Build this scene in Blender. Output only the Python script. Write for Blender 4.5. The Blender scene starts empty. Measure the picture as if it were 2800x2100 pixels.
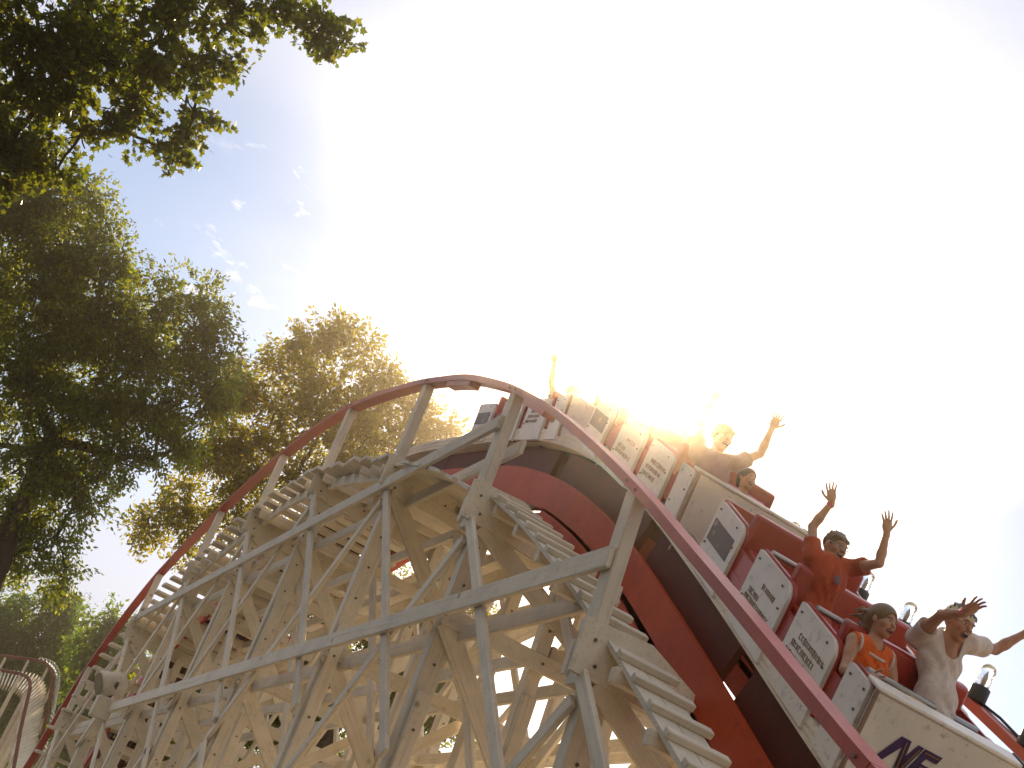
import bpy, bmesh, math, random
import numpy as np
from mathutils import Vector, Matrix

random.seed(7)
RNG = np.random.default_rng(11)
SC = bpy.context.scene
COL = SC.collection
PI = math.pi

# ---------------------------------------------------------------- camera
# eye at the origin, 1.6 m above the ground; +X runs down the track towards the
# camera, +Y goes away from it across the track, +Z is up.
GROUND = -1.6
FPX = 3575.0                                   # focal length in pixels of a 2800 px wide frame
RM = np.array([[0.46665211, -0.27114662, -0.84185231],
               [0.82413046, 0.47877855, 0.30262201],
               [0.3210059, -0.83501534, 0.44688321]])
cam_d = bpy.data.cameras.new('camera')
cam = bpy.data.objects.new('camera', cam_d)
COL.objects.link(cam)
cx, cy, cz = RM @ [1, 0, 0], RM @ [0, -1, 0], RM @ [0, 0, -1]
cam.matrix_world = Matrix(((cx[0], cy[0], cz[0], 0), (cx[1], cy[1], cz[1], 0), (cx[2], cy[2], cz[2], 0), (0, 0, 0, 1)))
cam_d.sensor_width = 36.0
cam_d.lens = FPX / 2800 * 36.0
cam_d.clip_start = 0.05
cam_d.clip_end = 5000
SC.camera = cam

# ---------------------------------------------------------------- sun, sky, exposure
SUN = Vector((-0.7937, 0.3936, 0.4638)).normalized()
SUN_EL = math.asin(SUN.z)
SUN_ROT = math.atan2(SUN.x, SUN.y)
sd = bpy.data.lights.new('sun', 'SUN')
sd.energy = 4.6
sd.angle = math.radians(0.5)
sd.color = (1.0, 0.75, 0.46)
so = bpy.data.objects.new('sun', sd)
so.rotation_euler = SUN.to_track_quat('Z', 'Y').to_euler()
so.location = SUN * 60
COL.objects.link(so)

world = bpy.data.worlds.new('World')
SC.world = world
world.use_nodes = True
wt = world.node_tree
wt.nodes.clear()
def wn(t, **k):
    n = wt.nodes.new(t)
    for a, b in k.items():
        setattr(n, a, b)
    return n
w_out = wn('ShaderNodeOutputWorld')
w_bg = wn('ShaderNodeBackground')
w_bg.inputs['Strength'].default_value = 0.10
sky = wn('ShaderNodeTexSky', sky_type='NISHITA')
sky.sun_disc = False
sky.sun_elevation = SUN_EL
sky.sun_rotation = SUN_ROT % (2 * PI)
sky.altitude = 200
sky.air_density = 1.0
sky.dust_density = 0.35
sky.ozone_density = 1.0
# thin bright veil of high cloud with a few clear blue patches, and a small field of fleecy clouds
tc = wn('ShaderNodeTexCoord')
def near_dir(d, c0, c1):
    """1 near the direction d, 0 away from it"""
    dt = wn('ShaderNodeVectorMath', operation='DOT_PRODUCT')
    nz = wn('ShaderNodeVectorMath', operation='NORMALIZE')
    wt.links.new(tc.outputs['Generated'], nz.inputs[0]); wt.links.new(nz.outputs[0], dt.inputs[0])
    dt.inputs[1].default_value = Vector(d).normalized()
    r = wn('ShaderNodeMapRange', interpolation_type='SMOOTHSTEP')
    r.inputs['From Min'].default_value = math.cos(math.radians(c0)); r.inputs['From Max'].default_value = math.cos(math.radians(c1))
    wt.links.new(dt.outputs['Value'], r.inputs['Value'])
    return r.outputs['Result']
def wmath(op, a, b):
    m = wn('ShaderNodeMath', operation=op)
    for k, q in enumerate((a, b)):
        if isinstance(q, (int, float)): m.inputs[k].default_value = q
        else: wt.links.new(q, m.inputs[k])
    return m.outputs[0]
mp = wn('ShaderNodeMapping')
mp.inputs['Scale'].default_value = (1.0, 1.0, 2.2)
wt.links.new(tc.outputs['Generated'], mp.inputs['Vector'])
n1 = wn('ShaderNodeTexNoise')
n1.inputs['Scale'].default_value = 3.0; n1.inputs['Detail'].default_value = 6; n1.inputs['Roughness'].default_value = 0.55
wt.links.new(mp.outputs['Vector'], n1.inputs['Vector'])
r1 = wn('ShaderNodeMapRange')
r1.inputs['From Min'].default_value = 0.34; r1.inputs['From Max'].default_value = 0.62
r1.inputs['To Min'].default_value = 0.78; r1.inputs['To Max'].default_value = 1.0
wt.links.new(n1.outputs['Fac'], r1.inputs['Value'])
clear_a = near_dir((-0.90, 0.06, 0.42), 12, 3)          # clear sky above the trees
clear_b = near_dir((-0.61, 0.73, 0.29), 16, 6)           # clear sky below the train
mask = wmath('SUBTRACT', r1.outputs['Result'], wmath('MULTIPLY', clear_a, 0.75))
mask = wmath('SUBTRACT', mask, wmath('MULTIPLY', clear_b, 1.6))
n2 = wn('ShaderNodeTexNoise')
n2.inputs['Scale'].default_value = 30; n2.inputs['Detail'].default_value = 6; n2.inputs['Roughness'].default_value = 0.6
wt.links.new(mp.outputs['Vector'], n2.inputs['Vector'])
r2 = wn('ShaderNodeMapRange')
r2.inputs['From Min'].default_value = 0.55; r2.inputs['From Max'].default_value = 0.66
wt.links.new(n2.outputs['Fac'], r2.inputs['Value'])
fleece = wmath('MULTIPLY', r2.outputs['Result'], near_dir((-0.893, 0.105, 0.436), 8, 4))
mask = wmath('MAXIMUM', wmath('MAXIMUM', mask, fleece), 0.0)
veil = wn('ShaderNodeMix', data_type='RGBA')
# thin cloud scatters forwards: bright round the sun, dimmer away from it
glow = near_dir(SUN, 23, 6)
vwide = wn('ShaderNodeMix', data_type='RGBA')
vwide.inputs['A'].default_value = (2.9, 2.65, 2.35, 1); vwide.inputs['B'].default_value = (5.4, 5.6, 6.5, 1)
wt.links.new(near_dir(SUN, 125, 45), vwide.inputs['Factor'])
vcol = wn('ShaderNodeMix', data_type='RGBA')
wt.links.new(vwide.outputs['Result'], vcol.inputs['A']); vcol.inputs['B'].default_value = (12.0, 11.8, 12.0, 1)
wt.links.new(glow, vcol.inputs['Factor']); wt.links.new(vcol.outputs['Result'], veil.inputs['B'])
wt.links.new(mask, veil.inputs['Factor'])
wt.links.new(sky.outputs['Color'], veil.inputs['A'])
wt.links.new(veil.outputs['Result'], w_bg.inputs['Color'])
wt.links.new(w_bg.outputs[0], w_out.inputs['Surface'])

SC.view_settings.view_transform = 'Standard'
SC.view_settings.look = 'None'
SC.view_settings.exposure = 0.62
SC.view_settings.gamma = 1.0
SC.cycles.use_denoising = True
SC.cycles.max_bounces = 8
SC.cycles.transparent_max_bounces = 12
SC.cycles.volume_bounces = 1
SC.cycles.volume_step_rate = 4.0

# ---------------------------------------------------------------- helpers
def ray(px, py):
    """direction through a point of the 2800 x 2100 photograph, per metre of depth"""
    return RM @ np.array([px - 1400.0, py - 1050.0, FPX]) / FPX
def at(px, py, y):
    r = ray(px, py)
    return Vector(r * (y / r[1]))
def atd(px, py, d):
    return Vector(ray(px, py) * d)

def mat_nodes(name):
    m = bpy.data.materials.new(name)
    m.use_nodes = True
    nt = m.node_tree
    return m, nt, nt.nodes['Principled BSDF']

def paint(name, col, rough=0.55, var=0.18, scale=3.0, dirt=None, dirt_amt=0.35, bump=0.15, spec=0.3, metallic=0.0, grain=None, knots=False):
    """weathered paint: colour variation, grime of its own shape, fine bump"""
    m, nt, b = mat_nodes(name)
    L = nt.links.new
    tc_ = nt.nodes.new('ShaderNodeTexCoord')
    oi = nt.nodes.new('ShaderNodeObjectInfo')
    add = nt.nodes.new('ShaderNodeVectorMath'); add.operation = 'ADD'
    sc_ = nt.nodes.new('ShaderNodeVectorMath'); sc_.operation = 'SCALE'
    cmb = nt.nodes.new('ShaderNodeCombineXYZ')
    L(oi.outputs['Random'], cmb.inputs[0]); L(oi.outputs['Random'], cmb.inputs[1])
    sc_.inputs['Scale'].default_value = 31.0
    L(cmb.outputs[0], sc_.inputs[0])
    L(tc_.outputs['Object'], add.inputs[0]); L(sc_.outputs[0], add.inputs[1])
    n = nt.nodes.new('ShaderNodeTexNoise'); n.inputs['Scale'].default_value = scale
    n.inputs['Detail'].default_value = 7; n.inputs['Roughness'].default_value = 0.65
    L(add.outputs[0], n.inputs['Vector'])
    rp = nt.nodes.new('ShaderNodeValToRGB')
    c = np.array(col)
    rp.color_ramp.elements[0].position = 0.3
    rp.color_ramp.elements[0].color = (*(c * (1 - var)), 1)
    rp.color_ramp.elements[1].position = 0.7
    rp.color_ramp.elements[1].color = (*np.clip(c * (1 + var * 0.4), 0, 0.9), 1)
    L(n.outputs['Fac'], rp.inputs['Fac'])
    out = rp.outputs['Color']
    n2_ = nt.nodes.new('ShaderNodeTexNoise'); n2_.inputs['Scale'].default_value = scale * 6
    n2_.inputs['Detail'].default_value = 8; n2_.inputs['Roughness'].default_value = 0.7
    L(add.outputs[0], n2_.inputs['Vector'])
    if dirt is not None:
        mr = nt.nodes.new('ShaderNodeMapRange')
        mr.inputs['From Min'].default_value = 0.56; mr.inputs['From Max'].default_value = 0.74
        mr.inputs['To Max'].default_value = dirt_amt
        L(n2_.outputs['Fac'], mr.inputs['Value'])
        mx = nt.nodes.new('ShaderNodeMix'); mx.data_type = 'RGBA'
        mx.inputs['B'].default_value = (*dirt, 1)
        L(mr.outputs['Result'], mx.inputs['Factor']); L(out, mx.inputs['A'])
        out = mx.outputs['Result']
    if grain is not None:
        # worn streaks along the board (x axis) where bare grey timber shows through
        mg = nt.nodes.new('ShaderNodeMapping'); mg.inputs['Scale'].default_value = (0.8, 26, 26)
        L(add.outputs[0], mg.inputs['Vector'])
        ng = nt.nodes.new('ShaderNodeTexNoise'); ng.inputs['Scale'].default_value = 1.6; ng.inputs['Detail'].default_value = 6; ng.inputs['Roughness'].default_value = 0.6
        L(mg.outputs[0], ng.inputs['Vector'])
        mr3 = nt.nodes.new('ShaderNodeMapRange'); mr3.inputs['From Min'].default_value = 0.52; mr3.inputs['From Max'].default_value = 0.72; mr3.inputs['To Max'].default_value = 0.55
        L(ng.outputs['Fac'], mr3.inputs['Value'])
        mx3 = nt.nodes.new('ShaderNodeMix'); mx3.data_type = 'RGBA'; mx3.inputs['B'].default_value = (*grain, 1)
        L(mr3.outputs['Result'], mx3.inputs['Factor']); L(out, mx3.inputs['A']); out = mx3.outputs['Result']
        # round knots and rusty nail marks
        vk = nt.nodes.new('ShaderNodeTexVoronoi'); vk.inputs['Scale'].default_value = 2.4
        L(add.outputs[0], vk.inputs['Vector'])
        mk = nt.nodes.new('ShaderNodeMapRange'); mk.inputs['From Min'].default_value = 0.10; mk.inputs['From Max'].default_value = 0.03; mk.inputs['To Max'].default_value = 0.75
        L(vk.outputs['Distance'], mk.inputs['Value'])
        mx4 = nt.nodes.new('ShaderNodeMix'); mx4.data_type = 'RGBA'; mx4.inputs['B'].default_value = (0.26, 0.17, 0.10, 1)
        L(mk.outputs['Result'], mx4.inputs['Factor']); L(out, mx4.inputs['A']); out = mx4.outputs['Result']
    # per-piece tone: each plank was painted at its own time
    hv = nt.nodes.new('ShaderNodeHueSaturation')
    mr2 = nt.nodes.new('ShaderNodeMapRange')
    mr2.inputs['To Min'].default_value = 0.86; mr2.inputs['To Max'].default_value = 1.04
    L(oi.outputs['Random'], mr2.inputs['Value']); L(mr2.outputs['Result'], hv.inputs['Value'])
    L(out, hv.inputs['Color'])
    L(hv.outputs['Color'], b.inputs['Base Color'])
    b.inputs['Roughness'].default_value = rough
    b.inputs['Specular IOR Level'].default_value = spec
    b.inputs['Metallic'].default_value = metallic
    if bump:
        bp = nt.nodes.new('ShaderNodeBump'); bp.inputs['Strength'].default_value = bump
        bp.inputs['Distance'].default_value = 0.01
        L(n2_.outputs['Fac'], bp.inputs['Height']); L(bp.outputs['Normal'], b.inputs['Normal'])
    return m

M = {}
M['wood'] = paint('white_painted_timber', (0.83, 0.745, 0.60), 0.6, 0.16, 2.2, (0.30, 0.23, 0.15), 0.45, 0.35, grain=(0.50, 0.42, 0.32))
M['bolt'] = paint('weathered_bolt', (0.16, 0.12, 0.09), 0.5, 0.2, 20, None, 0, 0.0)
M['red'] = paint('red_rail_paint', (0.48, 0.058, 0.02), 0.38, 0.25, 2.5, (0.12, 0.03, 0.02), 0.5, 0.2, 0.45)
M['redwood'] = paint('red_painted_board', (0.52, 0.066, 0.014), 0.5, 0.25, 2.0, (0.10, 0.02, 0.015), 0.55, 0.25)
M['shade_wood'] = paint('shade_dark_track_board', (0.15, 0.034, 0.017), 0.6, 0.3, 3.0, (0.03, 0.015, 0.01), 0.6, 0.25)  # shade under the cars put into the board colour
M['steel'] = paint('running_steel', (0.42, 0.40, 0.38), 0.3, 0.2, 6, (0.2, 0.1, 0.05), 0.4, 0.1, 0.5, 0.9)
M['carwhite'] = paint('white_car_panel_paint', (0.78, 0.72, 0.64), 0.32, 0.14, 2.6, (0.24, 0.18, 0.13), 0.75, 0.10, 0.5)
M['carred'] = paint('red_car_paint', (0.40, 0.03, 0.015), 0.3, 0.28, 2.2, (0.07, 0.012, 0.01), 0.7, 0.10, 0.5)
M['black'] = paint('black_rubber', (0.025, 0.022, 0.02), 0.5, 0.2, 8, None, 0, 0.1)
M['brown_ink'] = paint('faded_brown_lettering', (0.30, 0.19, 0.13), 0.6, 0.2, 10, None, 0, 0)
M['purple'] = paint('purple_lettering', (0.045, 0.012, 0.09), 0.45, 0.2, 8, None, 0, 0)
M['gold'] = paint('gold_lettering_edge', (0.35, 0.17, 0.03), 0.45, 0.2, 8, None, 0, 0)
M['oldrail'] = paint('old_brown_red_rail', (0.17, 0.03, 0.015), 0.5, 0.3, 2.5, (0.08, 0.02, 0.01), 0.5, 0.1)
M['lens'] = paint('dusty_lamp_glass', (0.22, 0.17, 0.09), 0.25, 0.3, 6, None, 0, 0, 0.5)
M['bark'] = paint('bark', (0.075, 0.055, 0.04), 0.9, 0.4, 6.0, (0.02, 0.015, 0.01), 0.6, 0.8, 0.1)

def link_mesh(name, me, parent=None, mats=None):
    o = bpy.data.objects.new(name, me)
    COL.objects.link(o)
    if parent is not None:
        o.parent = parent
    for m_ in (mats or []):
        me.materials.append(m_)
    return o

def tag(o, label=None, cat=None, group=None, kind=None):
    if label: o['label'] = label
    if cat: o['category'] = cat
    if group: o['group'] = group
    if kind: o['kind'] = kind
    return o

def empty(name, loc=(0, 0, 0)):
    o = bpy.data.objects.new(name, None)
    o.empty_display_size = 0.2
    COL.objects.link(o)
    o.location = loc
    return o

def bm_obj(name, bm, mats, parent=None, smooth=False, bevel=0.0):
    """link a world-space bmesh under a parent (the parent sits unrotated)"""
    me = bpy.data.meshes.new(name)
    if bevel:
        bmesh.ops.bevel(bm, geom=list(bm.edges), offset=bevel, segments=1, affect='EDGES', profile=0.5)
    bmesh.ops.recalc_face_normals(bm, faces=list(bm.faces))
    if smooth:
        for f in bm.faces: f.smooth = True
    bm.to_mesh(me); bm.free()
    if parent is not None:
        off, q = Vector((0, 0, 0)), parent
        while q is not None:
            off += q.location; q = q.parent
        me.transform(Matrix.Translation(-off))
    return link_mesh(name, me, parent, mats if isinstance(mats, (list, tuple)) else [mats])

def frame_from(a, b, side):
    """axes for a bar from a to b: length, side (as near `side` as possible), third"""
    t = (b - a).normalized()
    s = (side - t * side.dot(t)).normalized()
    return t, s, t.cross(s)

def add_bar(bm, a, b, w, h, side=Vector((0, 1, 0)), mi=0):
    """square timber from a to b, w across `side`, h across the third axis"""
    a, b = Vector(a), Vector(b)
    t, s, n = frame_from(a, b, Vector(side))
    vs = []
    for p in (a, b):
        for i, j in ((-1, -1), (1, -1), (1, 1), (-1, 1)):
            vs.append(bm.verts.new(p + s * (w / 2 * i) + n * (h / 2 * j)))
    fs = [bm.faces.new((vs[0], vs[1], vs[2], vs[3])), bm.faces.new((vs[7], vs[6], vs[5], vs[4]))]
    for k in range(4):
        fs.append(bm.faces.new((vs[k], vs[4 + k], vs[4 + (k + 1) % 4], vs[(k + 1) % 4])))
    for f in fs: f.material_index = mi
    return fs

def add_bolts(bm, pts, nrm, r=0.014, mi=1):
    nrm = Vector(nrm).normalized()
    u = nrm.orthogonal().normalized(); v = nrm.cross(u)
    for p in pts:
        p = Vector(p)
        lo = [bm.verts.new(p + (u * math.cos(a) + v * math.sin(a)) * r) for a in [k * PI / 3 for k in range(6)]]
        hi = [bm.verts.new(q.co + nrm * 0.012) for q in lo]
        fs = [bm.faces.new(hi)]
        for k in range(6):
            fs.append(bm.faces.new((lo[k], lo[(k + 1) % 6], hi[(k + 1) % 6], hi[k])))
        for f in fs: f.material_index = mi

def timber(name, a, b, w, h, parent, side=(0, 1, 0), mat='wood', bolts=None, bevel=0.006):
    """one squared timber; its own x axis runs along the grain"""
    a, b = Vector(a), Vector(b)
    t, sd_, n = frame_from(a, b, Vector(side))
    fr = Matrix(((t.x, sd_.x, n.x, a.x), (t.y, sd_.y, n.y, a.y), (t.z, sd_.z, n.z, a.z), (0, 0, 0, 1)))
    bm = bmesh.new()
    add_bar(bm, (0, 0, 0), ((b - a).length, 0, 0), w, h)
    bmesh.ops.bevel(bm, geom=list(bm.edges), offset=bevel, segments=1, affect='EDGES', profile=0.5)
    if bolts:
        inv = fr.inverted(); r3 = inv.to_3x3()
        for pts, nrm in bolts: add_bolts(bm, [inv @ Vector(p) for p in pts], r3 @ Vector(nrm))
    bmesh.ops.recalc_face_normals(bm, faces=list(bm.faces))
    me = bpy.data.meshes.new(name)
    bm.to_mesh(me); bm.free()
    o = link_mesh(name, me, parent, [M[mat], M['bolt']])
    off, q = Vector((0, 0, 0)), parent
    while q is not None:
        off += q.location; q = q.parent
    o.matrix_local = Matrix.Translation(-off) @ fr
    return o

def sweep(bm, pts, w, h, up=Vector((0, 0, 1)), side=None, mi=0, cap=True):
    """rectangular section along a polyline; w across the side axis, h across the up axis"""
    rings = []
    n = len(pts)
    for i, p in enumerate(pts):
        t = (Vector(pts[min(i + 1, n - 1)]) - Vector(pts[max(i - 1, 0)])).normalized()
        s = Vector(side) if side is not None else t.cross(up).normalized()
        s = (s - t * s.dot(t)).normalized()
        u = s.cross(t).normalized()
        if u.z < 0: u = -u
        p = Vector(p)
        rings.append([bm.verts.new(p + s * (w / 2 * a) + u * (h / 2 * b)) for a, b in ((-1, -1), (1, -1), (1, 1), (-1, 1))])
    for i in range(n - 1):
        for k in range(4):
            f = bm.faces.new((rings[i][k], rings[i][(k + 1) % 4], rings[i + 1][(k + 1) % 4], rings[i + 1][k]))
            f.material_index = mi
    if cap:
        bm.faces.new(rings[0]).material_index = mi
        bm.faces.new(rings[-1][::-1]).material_index = mi

def tube(bm, pts, radii, seg=8, mi=0):
    rings = []
    n = len(pts)
    for i, p in enumerate(pts):
        t = (Vector(pts[min(i + 1, n - 1)]) - Vector(pts[max(i - 1, 0)])).normalized()
        u = t.orthogonal().normalized() if i == 0 else (rings_u - t * rings_u.dot(t)).normalized()
        rings_u = u
        v = t.cross(u)
        r = radii[i] if hasattr(radii, '__len__') else radii
        rings.append([bm.verts.new(Vector(p) + (u * math.cos(a) + v * math.sin(a)) * r) for a in [k * 2 * PI / seg for k in range(seg)]])
    for i in range(n - 1):
        for k in range(seg):
            f = bm.faces.new((rings[i][k], rings[i][(k + 1) % seg], rings[i + 1][(k + 1) % seg], rings[i + 1][k]))
            f.material_index = mi; f.smooth = True
    bm.faces.new(rings[0][::-1]).material_index = mi
    bm.faces.new(rings[-1]).material_index = mi
# ---------------------------------------------------------------- ground
def ground():
    m, nt, b = mat_nodes('park_ground')
    L = nt.links.new
    tc_ = nt.nodes.new('ShaderNodeTexCoord')
    n = nt.nodes.new('ShaderNodeTexNoise'); n.inputs['Scale'].default_value = 0.25
    n.inputs['Detail'].default_value = 10; n.inputs['Roughness'].default_value = 0.7
    L(tc_.outputs['Object'], n.inputs['Vector'])
    # unseen ground: pale gravel chosen for bounce, dark asphalt to dim near faces, grass
    def ramp(c0, c1, a, z):
        r = nt.nodes.new('ShaderNodeValToRGB')
        r.color_ramp.elements[0].position = a; r.color_ramp.elements[0].color = (*c0, 1)
        r.color_ramp.elements[1].position = z; r.color_ramp.elements[1].color = (*c1, 1)
        return r
    gravel = ramp((0.44, 0.37, 0.27), (0.54, 0.46, 0.34), 0.4, 0.6); asph = ramp((0.045, 0.043, 0.040), (0.075, 0.07, 0.062), 0.35, 0.65); grass = ramp((0.05, 0.075, 0.02), (0.12, 0.11, 0.05), 0.4, 0.62)
    for r in (gravel, asph, grass): L(n.outputs['Fac'], r.inputs['Fac'])
    sx = nt.nodes.new('ShaderNodeSeparateXYZ'); L(tc_.outputs['Object'], sx.inputs[0])
    wob = nt.nodes.new('ShaderNodeMath'); wob.operation = 'ADD'; L(sx.outputs['Y'], wob.inputs[0]); L(n.outputs['Fac'], wob.inputs[1])
    def step(edge):
        m_ = nt.nodes.new('ShaderNodeMath'); m_.operation = 'GREATER_THAN'; m_.inputs[1].default_value = edge
        L(wob.outputs[0], m_.inputs[0]); return m_
    x1 = nt.nodes.new('ShaderNodeMix'); x1.data_type = 'RGBA'; L(step(3.2).outputs[0], x1.inputs['Factor']); L(asph.outputs[0], x1.inputs['A']); L(gravel.outputs[0], x1.inputs['B'])
    x2 = nt.nodes.new('ShaderNodeMix'); x2.data_type = 'RGBA'; L(step(14.0).outputs[0], x2.inputs['Factor']); L(x1.outputs['Result'], x2.inputs['A']); L(grass.outputs[0], x2.inputs['B'])
    L(x2.outputs['Result'], b.inputs['Base Color'])
    b.inputs['Roughness'].default_value = 0.95
    bm = bmesh.new()
    bmesh.ops.create_grid(bm, x_segments=40, y_segments=40, size=1500)
    o = bm_obj('ground', bm, [m])
    o.location.z = GROUND
    tag(o, kind='structure')
ground()

# ---------------------------------------------------------------- the wooden roller coaster
def curve_fn(pts):
    xs = np.array([p[0] for p in pts]); zs = np.array([p[1] for p in pts])
    g = np.arange(xs[0], xs[-1] + 0.05, 0.05)
    z = np.interp(g, xs, zs)
    k = np.hanning(33); k /= k.sum()
    zp = np.concatenate([2 * z[0] - z[16:0:-1], z, 2 * z[-1] - z[-2:-18:-1]])
    z = np.convolve(zp, k, 'valid')
    return lambda x: float(np.interp(x, g, z))
RAIL = curve_fn([(-40, -3.5), (-36, -1.2), (-33.2, 0.9), (-31.6, 2.75), (-30.3, 4.5), (-28.6, 5.65), (-27.1, 6.31), (-25.2, 6.8), (-23.4, 7.13), (-21.8, 7.36),
                 (-20.4, 7.5), (-18.9, 7.58), (-17.3, 7.5), (-15.7, 7.24), (-14.08, 6.9), (-12.42, 6.43), (-11.0, 5.84),
                 (-9.82, 5.23), (-8.61, 4.49), (-7.62, 3.84), (-6.8, 3.25), (-6.12, 2.77), (-5.56, 2.36), (-5.09, 2.02),
                 (-4.72, 1.75), (-3.6, 1.0), (-2.2, 0.35), (-0.5, -0.05), (1.5, -0.2), (6, -0.2)])
TRK = curve_fn([(-40, -4.1), (-36, -1.8), (-33.2, 0.3), (-31.6, 2.15), (-30.3, 3.95), (-28.6, 5.1), (-27.1, 5.8), (-23.4, 6.75), (-20.4, 7.15), (-18.4, 7.2), (-16.4, 7.0),
                (-14.05, 6.5), (-12.6, 6.17), (-11.42, 5.73), (-10.4, 5.2), (-9.33, 4.5), (-7.97, 3.46), (-6.41, 2.2), (-5.5, 1.5), (-4.7, 0.92),
                (-3.6, 0.2), (-2.2, -0.45), (-0.5, -0.85), (1.5, -1.0), (6, -1.0)])
def FRAIL(x): return RAIL(x) - (0.12 if x > -9 else 0.12 * max(0.0, (x + 13) / 4))
def WALK(x): return RAIL(x) - 1.15
YN, YF = 4.0, 7.1                    # near and far handrail planes
Y1, Y2 = 4.95, 6.15                  # outer faces of the two track stacks
BENTS = [-36.2, -33.1, -30.0, -26.75, -23.4, -20.25, -17.1, -13.9, -10.87, -7.78, -4.7, -1.6]
XS = [round(-38 + 0.3 * k, 3) for k in range(int(42 / 0.3) + 1)]

coaster = empty('roller_coaster', (-17.0, 5.5, GROUND))
tag(coaster, 'big white timber roller coaster hill with red handrails carrying the train', 'roller coaster')

def strip_path(fn, y, x0, x1, dz=0.0, step=0.3):
    n = max(2, int((x1 - x0) / step))
    return [Vector((x0 + (x1 - x0) * k / n, y, fn(x0 + (x1 - x0) * k / n) + dz)) for k in range(n + 1)]

# handrails: red boards laid flat on the posts, spliced over the crest
for y, rf in ((YN, RAIL), (YF, FRAIL)):
    ends = [-38.0] + [b + 0.02 for b in BENTS if b > -37] + [1.2, 4.0]
    for xa, xb in zip(ends, ends[1:]):
        bm = bmesh.new()
        dz = random.uniform(-0.004, 0.004)
        sweep(bm, strip_path(rf, y + random.uniform(-0.004, 0.004), xa + 0.002, xb - 0.002, -0.035 + dz, 0.2), 0.15, 0.07, side=(0, 1, 0))
        bmesh.ops.bevel(bm, geom=[e for e in bm.edges if len(e.link_faces) == 2 and e.calc_face_angle(0) > 1], offset=0.008, segments=1, affect='EDGES')
        for q in (xa + 0.09, xb - 0.09):
            add_bolts(bm, [(q, y - 0.075, rf(q) - 0.035), (q + 0.0, y - 0.075, rf(q) - 0.05)][:1], (0, -1, 0), 0.012)
        bm_obj('handrail', bm, [M['red'], M['bolt']], coaster)
for xa, xb in ((-13.05, -12.25), (-10.5, -9.9)):
    bm = bmesh.new()
    sweep(bm, strip_path(RAIL, YN + 0.005, xa, xb, -0.103, 0.1), 0.13, 0.06, side=(0, 1, 0))
    bm_obj('rail_splice', bm, [M['red']], coaster)

# track: laminated white stacks with a steel strap, boards coloured as the shaded recess, red fascia boards
def laminated(y):
    bm = bmesh.new()
    for k in range(6):
        inset = 0.006 * (k % 2)
        sweep(bm, strip_path(TRK, y, -38, 4, 0.05 + 0.026 * k), 0.22 - inset * 2, 0.023, side=(0, 1, 0))
    bm_obj('track_stack', bm, [M['wood']], coaster)
    bm = bmesh.new()
    sweep(bm, strip_path(TRK, y, -38, 4, 0.20), 0.10, 0.012, side=(0, 1, 0))
    bm_obj('running_rail', bm, [M['steel']], coaster)
laminated(Y1 + 0.13); laminated(Y2 - 0.13)
for y, mt in ((Y1 - 0.02, 'redwood'), (Y2 + 0.02, 'redwood')):
    bm = bmesh.new()
    sweep(bm, strip_path(TRK, y, -38, 4, -0.535), 0.05, 0.36, side=(0, 1, 0))
    sweep(bm, strip_path(TRK, y, -11.5, 4, -0.85), 0.05, 0.255, side=(0, 1, 0))
    bm_obj('fascia_board', bm, [M[mt]], coaster)
for y in (Y1 + 0.17, Y2 - 0.17):
    bm = bmesh.new()
    x = -38.0
    while x < 4:
        gap = 0.26 if random.random() < 0.2 else 0.02
        ln = random.uniform(1.3, 2.4)
        sweep(bm, strip_path(TRK, y, x, min(x + ln, 4), -0.20), 0.06, 0.38, side=(0, 1, 0))
        x += ln + gap
    bm_obj('shade_board', bm, [M['shade_wood']], coaster)
bm = bmesh.new()
x = -38.0
while x < 4:
    s = (TRK(x + 0.1) - TRK(x - 0.1)) / 0.2
    d = Vector((1, 0, s)).normalized()
    p = Vector((x, 0, TRK(x) - 0.06))
    add_bar(bm, (p.x, Y1 + 0.21, p.z), (p.x, Y2 - 0.21, p.z), 0.14, 0.10, d)
    x += 0.55
tie = bm_obj('cross_tie', bm, [M['shade_wood']], coaster); tie['kind'] = 'stuff'
# a deck between the stacks in the same shade-dark colour
bm = bmesh.new()
for k in range(5):
    yy = Y1 + 0.33 + k * 0.135
    sweep(bm, strip_path(TRK, yy, -38, 4, -0.13), 0.12, 0.03, side=(0, 1, 0))
bm_obj('track_deck', bm, [M['shade_wood']], coaster)

# near walkway: separate treads over the crest, a cleated ramp on the descent; far walkway the same
x = -35.5
while x < -13.8:
    z = WALK(x)
    timber('walkway_tread', (x, 3.86 + random.uniform(-0.04, 0.04), z), (x, random.choice((6.25, 6.3, 6.9, 5.6)), z), 0.27, 0.055, coaster, side=(1, 0, 0))
    if int(x * 10) % 2 == 0: timber('tread_riser', (x + 0.17, 3.95, z - 0.10), (x + 0.17, 6.1, z - 0.10), 0.04, 0.15, coaster, side=(1, 0, 0))
    x += 0.43
for y0, y1 in ((4.07, 4.50), (6.6, 7.05)):
    bm = bmesh.new()
    xa = -11.3 if y0 < 5 else -36
    for k in range(2):
        yy = y0 + (y1 - y0) * (k + 0.5) / 2
        sweep(bm, strip_path(WALK, yy, xa, 4), (y1 - y0) / 2 - 0.008, 0.035, side=(0, 1, 0))
    bm_obj('walkway_ramp', bm, [M['wood']], coaster)
x = -11.15
while x < 1.5:
    s = (WALK(x + 0.1) - WALK(x - 0.1)) / 0.2
    d = Vector((1, 0, s)).normalized(); nn = Vector((-s, 0, 1)).normalized()
    p = Vector((x, 0, WALK(x))) + nn * 0.043
    timber('ramp_cleat', (p.x, 4.06, p.z), (p.x, 4.54 + random.uniform(-0.01, 0.015), p.z), 0.075, 0.05, coaster, side=d)
    x += 0.30 * (1 / math.sqrt(1 + s * s)) ** 0.4
x = -10.6
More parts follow.
